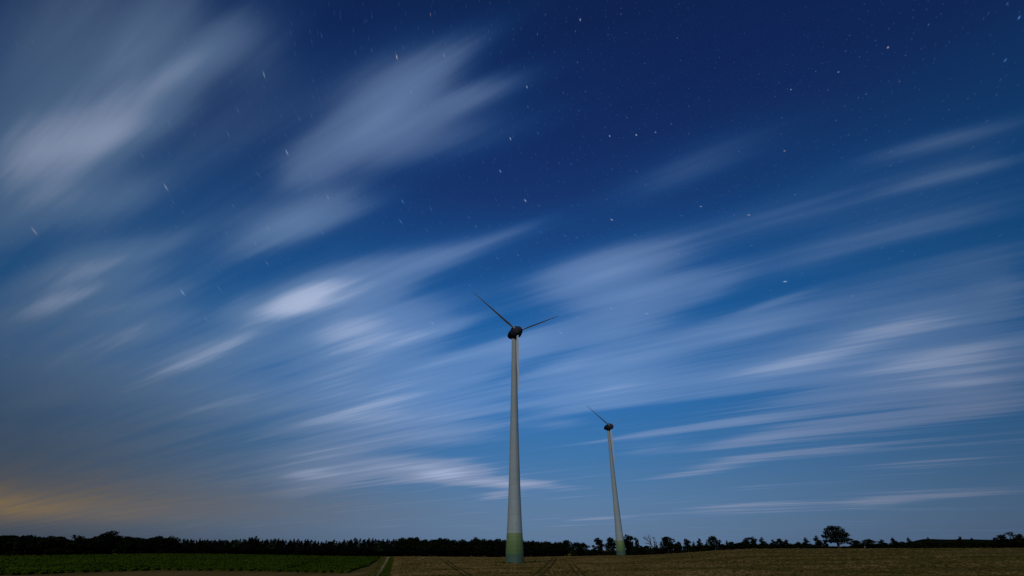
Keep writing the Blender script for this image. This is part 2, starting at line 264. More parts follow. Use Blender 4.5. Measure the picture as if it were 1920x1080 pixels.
def link_mesh(name, me, parent=None):
    o = bpy.data.objects.new(name, me); C.objects.link(o)
    if parent is not None: o.parent = parent
    return o

def mesh_from(name, verts, faces, mat, smooth=False):
    me = bpy.data.meshes.new(name)
    me.from_pydata([tuple(map(float, v)) for v in verts], [], faces)
    if smooth:
        for p in me.polygons: p.use_smooth = True
    me.materials.append(mat); me.update()
    return me

def quads_mesh(name, V, mat, tone=None):
    """V: (n,4,3) array of quads -> one mesh, quickly."""
    n = len(V)
    me = bpy.data.meshes.new(name)
    me.vertices.add(n*4); me.vertices.foreach_set('co', np.asarray(V, np.float32).ravel())
    me.loops.add(n*4); me.loops.foreach_set('vertex_index', np.arange(n*4, dtype=np.int32))
    me.polygons.add(n); me.polygons.foreach_set('loop_start', np.arange(0, n*4, 4, dtype=np.int32))
    me.polygons.foreach_set('loop_total', np.full(n, 4, np.int32))
    me.update(calc_edges=True); me.validate()
    me.materials.append(mat)
    return me

class Mat:
    """tiny helper round a material's node tree"""
    def __init__(self, name, rough=0.9):
        self.m = bpy.data.materials.new(name); self.m.use_nodes = True
        self.t = self.m.node_tree; self.n = self.t.nodes; self.l = self.t.links
        self.b = self.n['Principled BSDF']; self.b.inputs['Roughness'].default_value = rough
        self.b.inputs['Specular IOR Level'].default_value = 0.0
    def node(self, ty, **kw):
        q = self.n.new(ty)
        for k, v in kw.items(): setattr(q, k, v)
        return q
    def math(self, op, a, b=None, c=None, clamp=False):
        q = self.node('ShaderNodeMath', operation=op, use_clamp=clamp)
        for i, s in enumerate((a, b, c)):
            if s is None: continue
            if hasattr(s, 'is_linked'): self.l.new(s, q.inputs[i])
            else: q.inputs[i].default_value = s
        return q.outputs[0]
    def noise(self, vec, scale=1.0, detail=4, rough=0.55):
        q = self.node('ShaderNodeTexNoise')
        q.inputs['Scale'].default_value = scale; q.inputs['Detail'].default_value = detail
        q.inputs['Roughness'].default_value = rough
        if vec is not None: self.l.new(vec, q.inputs['Vector'])
        return q.outputs['Fac']
    def mapping(self, vec, loc=(0, 0, 0), rot=(0, 0, 0), scale=(1, 1, 1), ty='POINT'):
        q = self.node('ShaderNodeMapping', vector_type=ty)
        q.inputs['Location'].default_value = loc; q.inputs['Rotation'].default_value = rot; q.inputs['Scale'].default_value = scale
        self.l.new(vec, q.inputs['Vector']); return q.outputs[0]
    def ramp(self, fac, stops, interp='LINEAR'):
        q = self.node('ShaderNodeValToRGB'); q.color_ramp.interpolation = interp
        e = q.color_ramp.elements
        while len(e) < len(stops): e.new(0.5)
        for k, (p, c) in zip(e, stops): k.position = p; k.color = (*c, 1)
        self.l.new(fac, q.inputs[0]); return q.outputs[0]
    def mix(self, fac, a, b, blend='MIX'):
        q = self.node('ShaderNodeMix', data_type='RGBA', blend_type=blend)
        for i, s in ((0, fac), (6, a), (7, b)):
            if hasattr(s, 'is_linked'): self.l.new(s, q.inputs[i])
            elif isinstance(s, (int, float)): q.inputs[i].default_value = s
            else: q.inputs[i].default_value = (*s, 1)
        return q.outputs[2]
    def pos(self):
        return self.node('ShaderNodeNewGeometry').outputs['Position']
    def objc(self):
        return self.node('ShaderNodeTexCoord').outputs['Object']
    def color(self, s): self.l.new(s, self.b.inputs['Base Color'])
    def bump(self, h, strength=0.5, dist=0.1):
        q = self.node('ShaderNodeBump'); q.inputs['Strength'].default_value = strength; q.inputs['Distance'].default_value = dist
        self.l.new(h, q.inputs['Height']); self.l.new(q.outputs[0], self.b.inputs['Normal'])

def lathe(profile, n=48, axis='Z'):
    """profile: [(radius, along)] -> verts, faces, closed with fans"""
    V, F = [], []
    for r, h in profile:
        for k in range(n):
            a = 2*PI*k/n
            V.append((r*math.cos(a), r*math.sin(a), h) if axis == 'Z' else (h, r*math.cos(a), r*math.sin(a)))
    for i in range(len(profile)-1):
        for k in range(n):
            F.append((i*n+k, i*n+(k+1) % n, (i+1)*n+(k+1) % n, (i+1)*n+k))
    F.append(tuple(range(n))[::-1]); F.append(tuple((len(profile)-1)*n+k for k in range(n)))
    return V, F

def tube(path, radii, n=7):
    V, F = [], []
    path = [Vector(p) for p in path]
    for i, p in enumerate(path):
        d = (path[min(i+1, len(path)-1)]-path[max(i-1, 0)]).normalized()
        a = d.cross(Vector((0.31, 0.9, 0.2))).normalized(); b = d.cross(a)
        for k in range(n):
            t = 2*PI*k/n
            V.append(tuple(p+(a*math.cos(t)+b*math.sin(t))*radii[i]))
    for i in range(len(path)-1):
        for k in range(n):
            F.append((i*n+k, i*n+(k+1) % n, (i+1)*n+(k+1) % n, (i+1)*n+k))
    F.append(tuple(range(n))[::-1]); F.append(tuple((len(path)-1)*n+k for k in range(n)))
    return V, F

def join(parts):
    V, F = [], []
    for v, f in parts:
        o = len(V); V += list(v); F += [tuple(i+o for i in q) for q in f]
    return V, F

# ---------------------------------------------------------------- camera
cam = bpy.data.cameras.new('camera'); co = bpy.data.objects.new('camera', cam); C.objects.link(co)
co.location = (0, 0, 1.7); co.rotation_euler = (math.radians(90+29.9), 0, 0)
cam.sensor_width = 36.0; cam.lens = 853.0/1920*36.0
cam.clip_start = 0.1; cam.clip_end = 60000
sc.camera = co
sc.view_settings.view_transform = 'Standard'; sc.view_settings.look = 'None'
sc.view_settings.exposure = 0.0; sc.view_settings.gamma = 1.0; sc.view_settings.use_curve_mapping = False
sc.cycles.max_bounces = 5; sc.cycles.diffuse_bounces = 3; sc.cycles.transparent_max_bounces = 4
sc.cycles.use_denoising = False

# ---------------------------------------------------------------- night sky (world): air, drawn out cloud banks, star trails
MOON_EL, MOON_AZ = 33.0, 197.0            # the moon stands behind the camera, a little to its left
W = bpy.data.worlds.new('World'); sc.world = W; W.use_nodes = True
nt = W.node_tree; nd = nt.nodes; lk = nt.links; nd.clear()

def mk(ty, **kw):
    q = nd.new(ty)
    for k, v in kw.items(): setattr(q, k, v)
    return q
def setin(q, i, s):
    if hasattr(s, 'is_linked'): lk.new(s, q.inputs[i])
    else: q.inputs[i].default_value = s
def M(op, a, b=None, c=None, clamp=False):
    q = mk('ShaderNodeMath', operation=op, use_clamp=clamp)
    for i, s in enumerate((a, b, c)):
        if s is not None: setin(q, i, s)
    return q.outputs[0]
def VM(op, a, b=None):
    q = mk('ShaderNodeVectorMath', operation=op); setin(q, 0, a)
    if b is not None: setin(q, 1, b)
    return q.outputs['Value'] if op in ('DOT_PRODUCT', 'LENGTH') else q.outputs[0]
def MAP(vec, loc, rot, scale, ty='TEXTURE'):
    q = mk('ShaderNodeMapping', vector_type=ty); lk.new(vec, q.inputs[0])
    q.inputs[1].default_value = loc; q.inputs[2].default_value = rot; q.inputs[3].default_value = scale
    return q.outputs[0]
def XYZ(x, y, z=0.0):
    q = mk('ShaderNodeCombineXYZ'); setin(q, 0, x); setin(q, 1, y); setin(q, 2, z); return q.outputs[0]
def MIX(fac, a, b, blend='MIX'):
    q = mk('ShaderNodeMix', data_type='RGBA', blend_type=blend)
    setin(q, 0, fac)
    for i, s in ((6, a), (7, b)):
        if hasattr(s, 'is_linked'): lk.new(s, q.inputs[i])
        else: q.inputs[i].default_value = (*s, 1)
    return q.outputs[2]
def SM(x, lo, hi, a=0.0, b=1.0):
    q = mk('ShaderNodeMapRange', interpolation_type='SMOOTHSTEP')
    setin(q, 0, x); q.inputs[1].default_value = lo; q.inputs[2].default_value = hi; q.inputs[3].default_value = a; q.inputs[4].default_value = b
    return q.outputs[0]
def NOISE(vec, scale=1.0, detail=3.0, rough=0.5):
    q = mk('ShaderNodeTexNoise'); lk.new(vec, q.inputs['Vector'])
    q.inputs['Scale'].default_value = scale; q.inputs['Detail'].default_value = detail; q.inputs['Roughness'].default_value = rough
    return q.outputs['Fac']
def lin(r, g, b):
    return tuple((c/255/12.92) if c/255 <= 0.04045 else ((c/255+0.055)/1.055)**2.4 for c in (r, g, b))

D = VM('NORMALIZE', mk('ShaderNodeTexCoord').outputs['Generated'])
sp = mk('ShaderNodeSeparateXYZ'); lk.new(D, sp.inputs[0]); dx, dy, dz = sp.outputs
zc = M('MAXIMUM', dz, 0.0)
# clear air: pale low down, deep blue overhead
rp = mk('ShaderNodeValToRGB'); lk.new(zc, rp.inputs[0])
stops = SKY_STOPS = [(0.0, (90, 114, 144)), (0.035, (90, 119, 152)), (0.08, (84, 121, 160)), (0.165, (60, 114, 166)), (0.27, (40, 107, 172)),
                     (0.36, (30, 98, 163)), (0.44, (24, 87, 151)), (0.545, (23, 72, 133)), (0.66, (21, 52, 110)), (0.766, (17, 42, 98)), (0.866, (14, 36, 86)), (1.0, (10, 26, 66))]
e = rp.color_ramp.elements
while len(e) < len(stops): e.new(0.5)
for k, (p, c) in zip(e, stops): k.position = p; k.color = (*lin(*c), 1)
air = rp.outputs[0]
nish = mk('ShaderNodeTexSky', sky_type='NISHITA', sun_disc=False, sun_elevation=math.radians(MOON_EL), sun_rotation=math.radians(MOON_AZ))
air = MIX(0.002, air, nish.outputs[0], 'ADD')

# the cloud deck as a flat layer seen from below: u along the wind, v across it
den = M('ADD', zc, CLOUD_OFF)
u = M('DIVIDE', VM('DOT_PRODUCT', D, (math.sin(WIND), math.cos(WIND), 0)), den)
v = M('DIVIDE', VM('DOT_PRODUCT', D, (math.cos(WIND), -math.sin(WIND), 0)), den)
wob = M('SUBTRACT', NOISE(XYZ(M('MULTIPLY', u, 0.9), M('MULTIPLY', v, 3.2)), 1.0, 2.0), 0.5)
v2 = M('MULTIPLY_ADD', wob, 0.055, v)
wob2 = M('SUBTRACT', NOISE(XYZ(M('MULTIPLY', u, 0.5), M('MULTIPLY', v, 14.0), 3.3), 1.0, 3.0), 0.5)
u2 = M('MULTIPLY_ADD', wob2, 0.16, u)
uv = XYZ(u2, v2, 1.0)
acc = None
for nb, (cu, cv, rot, su, sv, amp) in enumerate(CLOUD_BANKS):
    if nb and nb % 6 == 0: uv = XYZ(u2, v2, M('MULTIPLY_ADD', acc, 1e-6, 1.0))      # keeps the evaluation in order (the shader stack is small)
    c_, s_ = math.cos(rot), math.sin(rot)
    a_ = VM('DOT_PRODUCT', uv, (c_/su, s_/su, -(cu*c_+cv*s_)/su))
    b_ = VM('DOT_PRODUCT', uv, (-s_/sv, c_/sv, (cu*s_-cv*c_)/sv))
    g = M('POWER', 0.36788, M('MULTIPLY_ADD', a_, a_, M('MULTIPLY_ADD', b_, b_, -math.log(amp))))
    acc = g if acc is None else M('ADD', acc, g)
# fibres drawn out by the wind during the exposure
f1 = NOISE(XYZ(M('MULTIPLY', u, 0.55), M('MULTIPLY', v, 7.0), 1.7), 1.0, 5.0, 0.55)
f2 = NOISE(XYZ(M('MULTIPLY', u, 0.8), M('MULTIPLY', v, 22.0), 8.1), 1.0, 3.0, 0.55)
big = NOISE(XYZ(M('MULTIPLY', u, 0.5), M('MULTIPLY', v, 1.3), 4.4), 1.0, 2.0, 0.5)
fib = M('ADD', M('MULTIPLY', SM(f1, 0.25, 0.75), 0.56), M('MULTIPLY', f2, 0.18))
dens = M('MULTIPLY', acc, M('ADD', fib, 0.70))
thin = M('MULTIPLY', M('MULTIPLY', M('ADD', SM(f1, 0.36, 0.74), M('MULTIPLY', SM(f2, 0.4, 0.7), 0.4)), SM(big, 0.30, 0.62, 0.25, 1.0)), SM(dz, 0.05, 0.62, 0.22, 0.02))
haze = M('MULTIPLY', M('MULTIPLY', SM(dx, -0.25, -0.75), SM(f1, 0.2, 0.8, 0.5, 1.0)), SM(dz, 0.30, 0.60, 0.25, 0.13))
dens = M('ADD', M('ADD', dens, thin), haze)
dens = M('SUBTRACT', 1.0, M('POWER', 0.36788, M('MULTIPLY', dens, 1.22)))
dens = M('MULTIPLY', dens, SM(dens, -0.10, 0.34, 0.55, 1.06))
side = M('MULTIPLY', dx, dx)
west = SM(dx, -0.1, -0.75)
low = SM(dz, 0.45, 0.05)
cw = MIX(M('MULTIPLY', west, 0.8), lin(126, 160, 208), lin(118, 150, 182))
cw = MIX(M('MULTIPLY', M('MULTIPLY', west, low), 0.8), cw, lin(108, 124, 146))
cw = MIX(M('MULTIPLY', SM(dz, 0.30, 0.08), SM(dx, -0.55, -0.2)), cw, lin(166, 172, 200))
cw = MIX(SM(dens, 0.54, 0.88), cw, lin(184, 200, 232))
ccol = MIX(SM(dens, 0.02, 0.42), MIX(west, lin(30, 112, 182), lin(66, 110, 144)), cw)
sky = MIX(dens, air, ccol)
# glow of a town low in the west, and the grey murk above it
el = M('ARCSINE', dz); az = M('ARCTAN2', dx, dy)
def gauss2(a0, e0, sa, se):
    a = M('DIVIDE', M('SUBTRACT', az, math.radians(a0)), math.radians(sa)); b = M('DIVIDE', M('SUBTRACT', el, math.radians(e0)), math.radians(se))
    return M('POWER', 0.36788, M('ADD', M('MULTIPLY', a, a), M('MULTIPLY', b, b)))
gl = M('ADD', M('MULTIPLY', M('SUBTRACT', f1, 0.5), 1.5), 1.0)
sky = MIX(M('MULTIPLY', gauss2(-48, 5.5, 29, 8.5), 0.74), sky, lin(80, 94, 112))
sky = MIX(M('MULTIPLY', gauss2(-50, 3.8, 32, 2.2), M('MULTIPLY', gl, 0.60)), sky, lin(122, 112, 100))
sky = MIX(M('MULTIPLY', gauss2(-51, 3.0, 11.0, 1.0), M('MULTIPLY', gl, 0.62)), sky, lin(184, 150, 90))
sky = MIX(M('MULTIPLY', gauss2(-48, 0.6, 25, 1.2), 0.38), sky, lin(62, 64, 68))
# lens falloff painted into the sky: darker towards either side and overhead
sky = MIX(1.0, sky, XYZ(*[M('MULTIPLY', M('SUBTRACT', 1.0, M('MULTIPLY', side, 0.86)), SM(dz, 0.40, 0.85, 1.0, 0.84))]*3), 'MULTIPLY')
# stars: short arcs about the pole star
pole_z = VM('DOT_PRODUCT', D, POLE)
ha = M('ARCTAN2', VM('DOT_PRODUCT', D, POLE_E2), VM('DOT_PRODUCT', D, POLE_E1)); th = M('ARCCOSINE', pole_z)
hv = XYZ(ha, th)
def star_field(scale, hl, wl, gain, power, seed):
    vo = mk('ShaderNodeTexVoronoi', voronoi_dimensions='2D', feature='F1'); vo.inputs['Scale'].default_value = scale; vo.inputs['Randomness'].default_value = 1.0
    sh = VM('ADD', hv, (seed, seed*0.37, 0)); lk.new(sh, vo.inputs['Vector'])
    dv = VM('SUBTRACT', sh, vo.outputs['Position'])
    q = MAP(dv, (0, 0, 0), (0, 0, 0), (hl, wl, 1))
    s2 = mk('ShaderNodeSeparateColor'); lk.new(vo.outputs['Color'], s2.inputs[0])
    b = M('MULTIPLY', M('POWER', s2.outputs[0], power), gain)
    r2 = VM('DOT_PRODUCT', q, q)
    return M('MULTIPLY', M('POWER', 0.36788, r2), b), s2.outputs[1]
s1, h1 = star_field(22.0, 0.0050, 0.0007, 0.20, 6.0, 5.2)
s2, h2 = star_field(46.0, 0.0048, 0.0006, 0.085, 3.0, 9.7)
blue, orange = lin(150, 185, 255), lin(255, 214, 180)
st = MIX(1.0, MIX(SM(h1, 0.86, 0.97), blue, orange), XYZ(s1, s1, s1), 'MULTIPLY')
st = MIX(1.0, st, MIX(1.0, blue, XYZ(s2, s2, s2), 'MULTIPLY'), 'ADD')
bright = {0: None, 1: None, 2: None}
last = None; hv = XYZ(ha, th, 1.0)
for nb, (a0, t0, b, k) in enumerate(sorted(BRIGHT_STARS, key=lambda s_: s_[3])):
    if nb and nb % 6 == 0: hv = XYZ(ha, th, M('MULTIPLY_ADD', last, 1e-7, 1.0))
    a_ = VM('DOT_PRODUCT', hv, (1/0.0054, 0, -a0/0.0054)); b_ = VM('DOT_PRODUCT', hv, (0, 1/0.0009, -t0/0.0009))
    g = M('POWER', 0.36788, M('MULTIPLY_ADD', a_, a_, M('MULTIPLY_ADD', b_, b_, -math.log(b*0.50))))
    bright[k] = g if bright[k] is None else M('ADD', bright[k], g)
    last = bright[k]
for k, c in ((0, lin(215, 232, 255)), (1, lin(255, 222, 190)), (2, lin(110, 170, 255))):
    st = MIX(1.0, st, MIX(1.0, c, XYZ(bright[k], bright[k], bright[k]), 'MULTIPLY'), 'ADD')
veil = M('MULTIPLY', M('SUBTRACT', 1.0, M('MULTIPLY', dens, 1.6), None, True), SM(el, math.radians(6), math.radians(26)))
sky = MIX(veil, sky, MIX(1.0, sky, st, 'ADD'))
# below the horizon: dark land
sky = MIX(SM(dz, 0.0, -0.02), sky, (0.012, 0.012, 0.010))
bg = mk('ShaderNodeBackground'); lk.new(sky, bg.inputs[0]); bg.inputs[1].default_value = 1.0
wo = mk('ShaderNodeOutputWorld'); lk.new(bg.outputs[0], wo.inputs[0])
W.cycles.sampling_method = 'MANUAL'; W.cycles.sample_map_resolution = 512

# moonlight
ld = bpy.data.lights.new('moonlight', 'SUN'); ld.energy = 0.80; ld.angle = math.radians(0.6); ld.color = (1.0, 0.92, 0.76)
lo = bpy.data.objects.new('moonlight', ld); C.objects.link(lo)
sdir = Vector((math.sin(math.radians(MOON_AZ))*math.cos(math.radians(MOON_EL)), math.cos(math.radians(MOON_AZ))*math.cos(math.radians(MOON_EL)), math.sin(math.radians(MOON_EL))))
lo.rotation_euler = sdir.to_track_quat('Z', 'Y').to_euler(); lo.location = sdir*400

# ---------------------------------------------------------------- ground
g = Mat('stubble_soil', 0.95)
P = g.pos()
sep = g.node('ShaderNodeSeparateXYZ'); g.l.new(P, sep.inputs[0])
wp = g.noise(P, 0.02, 3)
rowsA = g.noise(g.mapping(P, rot=(0, 0, math.radians(-3)), scale=(0.40, 0.012, 0.0)), 1.0, 3, 0.6)
rowsA2 = g.noise(g.mapping(P, rot=(0, 0, math.radians(-6)), scale=(1.5, 0.03, 0.0)), 1.0, 2, 0.6)
rowsB = g.noise(g.mapping(P, rot=(0, 0, math.radians(-16)), scale=(0.012, 0.10, 0.0)), 1.0, 4, 0.6)
rowsB2 = g.noise(g.mapping(P, rot=(0, 0, math.radians(-22)), scale=(0.035, 0.42, 0.0)), 1.0, 3, 0.6)
fine = g.noise(P, 0.7, 4, 0.6)
east = g.node('ShaderNodeMapRange', interpolation_type='SMOOTHSTEP')
g.l.new(g.math('SUBTRACT', sep.outputs[0], g.math('MULTIPLY', sep.outputs[1], 0.16)), east.inputs[0]); east.inputs[1].default_value = -6.0; east.inputs[2].default_value = 34.0
rows = g.math('ADD', g.math('MULTIPLY', rowsA, 0.55), g.math('MULTIPLY', rowsA2, 0.45))
rowsE = g.math('ADD', g.math('MULTIPLY', rowsB, 0.6), g.math('MULTIPLY', rowsB2, 0.4))
colA = g.ramp(rows, [(0.36, (0.17, 0.105, 0.022)), (0.49, (0.31, 0.19, 0.052)), (0.60, (0.46, 0.30, 0.105))])
colB = g.ramp(rowsE, [(0.38, (0.064, 0.058, 0.014)), (0.48, (0.135, 0.102, 0.032)), (0.59, (0.230, 0.165, 0.062))])
col = g.mix(east.outputs[0], colA, colB)
patch = g.ramp(g.noise(g.mapping(P, rot=(0, 0, math.radians(-16)), scale=(0.012, 0.045, 0)), 1.0, 4), [(0.42, (0, 0, 0)), (0.62, (1, 1, 1))])
col = g.mix(g.math('MULTIPLY', patch, 0.6), col, (0.10, 0.105, 0.010))
col = g.mix(0.5, col, g.ramp(fine, [(0.35, (0.5, 0.5, 0.5)), (0.65, (1.0, 1.0, 1.0))]), 'MULTIPLY')
west = g.node('ShaderNodeMapRange', interpolation_type='SMOOTHSTEP'); g.l.new(g.math('ADD', sep.outputs[0], g.math('MULTIPLY', sep.outputs[1], 0.24)), west.inputs[0]); west.inputs[1].default_value = -3.0; west.inputs[2].default_value = 2.0
col = g.mix(west.outputs[0], g.mix(0.55, col, (0.085, 0.066, 0.026)), col)
g.color(col); g.bump(fine, 0.25, 0.15)

def bearing_steps():
    a = [-180+2.5*i for i in range(44)] + [-70+0.4*i for i in range(351)] + [72.5+2.5*i for i in range(43)]
    return a
AZS = bearing_steps()
RS = [0.0]; r = 3.0
while r < 12000:
    RS.append(r); r *= 1.035 if r < 600 else 1.15
V = [(0, 0, ground_z(0, 0.01))]; F = []
na = len(AZS)
for r in RS[1:]:
    for a in AZS:
        x, y = r*math.sin(math.radians(a)), r*math.cos(math.radians(a)); V.append((x, y, ground_z(x, y)))
for k in range(na): F.append((0, 1+(k+1) % na, 1+k))
for i in range(len(RS)-2):
    for k in range(na):
        a, b = 1+i*na+k, 1+i*na+(k+1) % na
        F.append((a, b, b+na, a+na))
tag(link_mesh('ground', mesh_from('ground', V, F, g.m, True)), kind='structure')

# ribbons along the ground: farm track, its bare margin, grass verge, wheel ruts
def ribbon(name, line, mat, lift, wscale=1.0):
    pts = []
    for (x0, y0, w0), (x1, y1, w1) in zip(line, line[1:]):
        n = max(2, int(math.hypot(x1-x0, y1-y0)/1.5))
        for i in range(n):
            t = i/n; pts.append((x0+(x1-x0)*t, y0+(y1-y0)*t, w0+(w1-w0)*t))
    pts.append(line[-1])
    rr = random.Random(len(pts))
    V, F = [], []; m = 5
    for i, (x, y, w) in enumerate(pts):
        a, b = pts[max(0, i-2)], pts[min(len(pts)-1, i+2)]
        tx, ty = b[0]-a[0], b[1]-a[1]; L = math.hypot(tx, ty) or 1; nx, ny = ty/L, -tx/L
        jl, jr = rr.uniform(0.85, 1.15), rr.uniform(0.85, 1.15)
        for k in range(m):
            s = (k/(m-1)-0.5)*w*wscale*(jl if k < m/2 else jr)
            X, Y = x+nx*s, y+ny*s; V.append((X, Y, ground_z(X, Y)+lift))
    for i in range(len(pts)-1):
        for k in range(m-1):
            F.append((i*m+k, i*m+k+1, (i+1)*m+k+1, (i+1)*m+k))
    return tag(link_mesh(name, mesh_from(name, V, F, mat, True)), kind='structure')

def plain(name, c0, c1, scale, rough=0.95):
    m = Mat(name, rough); n = m.noise(m.pos(), scale, 5, 0.65)
    m.color(m.ramp(n, [(0.32, c0), (0.66, c1)])); m.bump(n, 0.6, 0.15); return m.m
m_track = plain('pale_sandy_track', (0.26, 0.20, 0.10), (0.42, 0.33, 0.18), 0.9)
m_margin = plain('bare_margin', (0.14, 0.095, 0.022), (0.26, 0.175, 0.05), 0.8)
m_verge = plain('verge_grass', (0.025, 0.060, 0.004), (0.07, 0.105, 0.008), 0.5)
m_rut = plain('rut_soil', (0.050, 0.044, 0.012), (0.105, 0.085, 0.028), 0.7)
ribbon('track_margin', TRACK_MARGIN, m_margin, 0.03)
ribbon('grass_verge', VERGE, m_verge, 0.035)
ribbon('farm_track', FARM_TRACK, m_track, 0.06)
ribbon('side_track', SIDE_TRACK, m_track, 0.06)
for line in (WHEEL_RUT_0, WHEEL_RUT_1, WHEEL_RUT_2, WHEEL_RUT_3, WHEEL_RUT_4, WHEEL_RUT_5):
    ribbon('wheel_rut', line, m_rut, 0.025, 1.5)

# green crop field: a leafy canopy half a metre above the soil
m_crop = Mat('crop_leaf', 0.75)
Pc = m_crop.pos()
cn = m_crop.noise(m_crop.mapping(Pc, scale=(0.05, 0.09, 0.0)), 1.0, 4, 0.6); cn2 = m_crop.noise(Pc, 2.3, 3, 0.6)
c1 = m_crop.ramp(cn, [(0.36, (0.018, 0.042, 0.0035)), (0.62, (0.062, 0.100, 0.006))])
c1 = m_crop.mix(m_crop.math('MULTIPLY', cn2, 0.5), c1, (0.066, 0.098, 0.007))
m_crop.color(c1)
edge = sorted((math.atan2(x, y), math.hypot(x, y)) for x, y in CROP_EDGE)
def crop_near(a):
    if a <= edge[0][0]: return edge[0][1]*(1+0.006*math.sin(a*170)+0.006*math.sin(a*431+1))
    for (a0, r0), (a1, r1) in zip(edge, edge[1:]):
        if a0 <= a <= a1: return (r0+(r1-r0)*(a-a0)/(a1-a0))*(1+0.006*math.sin(a*170)+0.006*math.sin(a*431+1))
    return 9e9
A_HI = edge[-1][0]; A_LO = math.radians(-62)
def crop_far(a): return 338.0 + 4*math.sin(a*60)
V, F = [], []; idx = {}
NA, NR = 260, 70
aa = [A_LO+(A_HI-A_LO)*i/NA for i in range(NA+1)]
for i, a in enumerate(aa):
    r0 = min(crop_near(a), 330); r1 = crop_far(a)
    for j in range(-1, NR+1):
        t = max(j, 0)/NR; rr_ = r0*(r1/r0)**t
        x, y = rr_*math.sin(a), rr_*math.cos(a)
        hgt = 0.02 if j == -1 else 0.36
        V.append((x, y, ground_z(x, y)+hgt))
n1 = NR+2
for i in range(NA):
    for j in range(NR+1):
        F.append((i*n1+j, (i+1)*n1+j, (i+1)*n1+j+1, i*n1+j+1))
rng = np.random.default_rng(3); R = random.Random(3)
Q = []
while len(Q) < 42000:
    a = R.uniform(A_LO, A_HI); r0 = min(crop_near(a), 330); r1 = crop_far(a)
    rr_ = r0*(r1/r0)**(R.random()**0.9)
    if R.random() < 0.07: rr_ = r0*(1-0.06*R.random()**1.5)
    x, y = rr_*math.sin(a), rr_*math.cos(a)
    s = R.uniform(0.12, 0.26)*(1+rr_/350); h = ground_z(x, y)+0.27+R.random()*0.16
    t = R.uniform(0, 2*PI); d = Vector((math.cos(t), math.sin(t), R.uniform(0.1, 0.9))).normalized(); sd = Vector((-math.sin(t), math.cos(t), R.uniform(-0.3, 0.3)))
    p = Vector((x, y, h))
    Q.append([p-sd*s*0.15, p+d*s*0.5-sd*s*0.45, p+d*s*1.2, p+d*s*0.5+sd*s*0.45])
qn = len(V); crop_me = bpy.data.meshes.new('green_crop')
allV = V+[tuple(c) for q in Q for c in q]; allF = F+[tuple(qn+4*i+k for k in range(4)) for i in range(len(Q))]
m_lane = plain('lodged_crop', (0.012, 0.020, 0.002), (0.035, 0.045, 0.006), 0.4)
ribbon('field_lane', CROP_LANE, m_lane, 0.40)
tag(link_mesh('green_crop', mesh_from('green_crop', allV, allF, m_crop.m)), 'leafy green crop field on the left between the stubble and the treeline', 'crop', kind='stuff')

# cut straw standing in drilled rows in the nearer half of the field, with weeds along the margins
m_straw = Mat('straw', 0.9); sn = m_straw.noise(m_straw.pos(), 0.9, 3); sn2 = m_straw.noise(m_straw.mapping(m_straw.pos(), scale=(0.05, 0.09, 0)), 1.0, 3)
m_straw.color(m_straw.mix(m_straw.ramp(sn2, [(0.42, (0, 0, 0)), (0.60, (0.8, 0.8, 0.8))]), m_straw.ramp(sn, [(0.35, (0.115, 0.075, 0.024)), (0.65, (0.28, 0.19, 0.075))]), (0.050, 0.055, 0.006)))
R = random.Random(21); Q = []
rot = math.radians(3)
rutseg = [(a_, b_) for l_ in (WHEEL_RUT_0, WHEEL_RUT_1, WHEEL_RUT_2, WHEEL_RUT_3, WHEEL_RUT_4, WHEEL_RUT_5, SIDE_TRACK) for a_, b_ in zip(l_, l_[1:])]
def on_rut(x, y):
    for (x0, y0, w0), (x1, y1, w1) in rutseg:
        dx_, dy_ = x1-x0, y1-y0; t_ = ((x-x0)*dx_+(y-y0)*dy_)/(dx_*dx_+dy_*dy_)
        if 0 <= t_ <= 1 and abs((x-x0)*dy_-(y-y0)*dx_)/math.hypot(dx_, dy_) < 0.75*(w0+(w1-w0)*t_): return True
    return False
while len(Q) < 30000:
    a = R.uniform(math.radians(-14.5), math.radians(58)); r = 62*(280/62)**R.random()
    if R.random() < (a*57.3-20)/70: continue
    x, y = r*math.sin(a), r*math.cos(a)
    if a < math.radians(-12) and r < 300: continue
    k = 0.75*(1+int(r/140)); xr = x*math.cos(rot)-y*math.sin(rot); yr = x*math.sin(rot)+y*math.cos(rot)
    xr = round(xr/k)*k+R.gauss(0, 0.09); x = xr*math.cos(rot)+yr*math.sin(rot); y = -xr*math.sin(rot)+yr*math.cos(rot)
    if on_rut(x, y): continue
    w = R.uniform(0.10, 0.24)*(1+r/260); h = R.uniform(0.06, 0.15)
    t = R.uniform(-0.6, 0.6); ca, sa = math.cos(t)*w, math.sin(t)*w; z = ground_z(x, y)
    lx, ly = R.gauss(0, 0.05), R.gauss(0, 0.05)
    Q.append([(x-ca, y-sa, z-0.02), (x+ca, y+sa, z-0.02), (x+ca*0.8+lx, y+sa*0.8+ly, z+h*R.uniform(0.6, 1)), (x-ca*0.8+lx, y-sa*0.8+ly, z+h)])
tag(link_mesh('stubble', quads_mesh('stubble', np.array(Q), m_straw.m)), 'cut straw stubble covering the harvested field around both turbines', 'stubble', kind='stuff')
m_weed = plain('margin_weeds', (0.030, 0.060, 0.004), (0.085, 0.115, 0.012), 0.8)
Q = []
def tuft(x, y, n, h, spread):
    for _ in range(n):
        px, py = x+R.gauss(0, spread), y+R.gauss(0, spread); z = ground_z(px, py); t = R.uniform(0, 2*PI); w = R.uniform(0.05, 0.14); hh = h*R.uniform(0.4, 1.1)
        ca, sa = math.cos(t)*w, math.sin(t)*w; lx, ly = R.gauss(0, 0.12), R.gauss(0, 0.12)
        Q.append([(px-ca, py-sa, z-0.02), (px+ca, py+sa, z-0.02), (px+ca*0.3+lx, py+sa*0.3+ly, z+hh), (px-ca*0.3+lx, py-sa*0.3+ly, z+hh)])
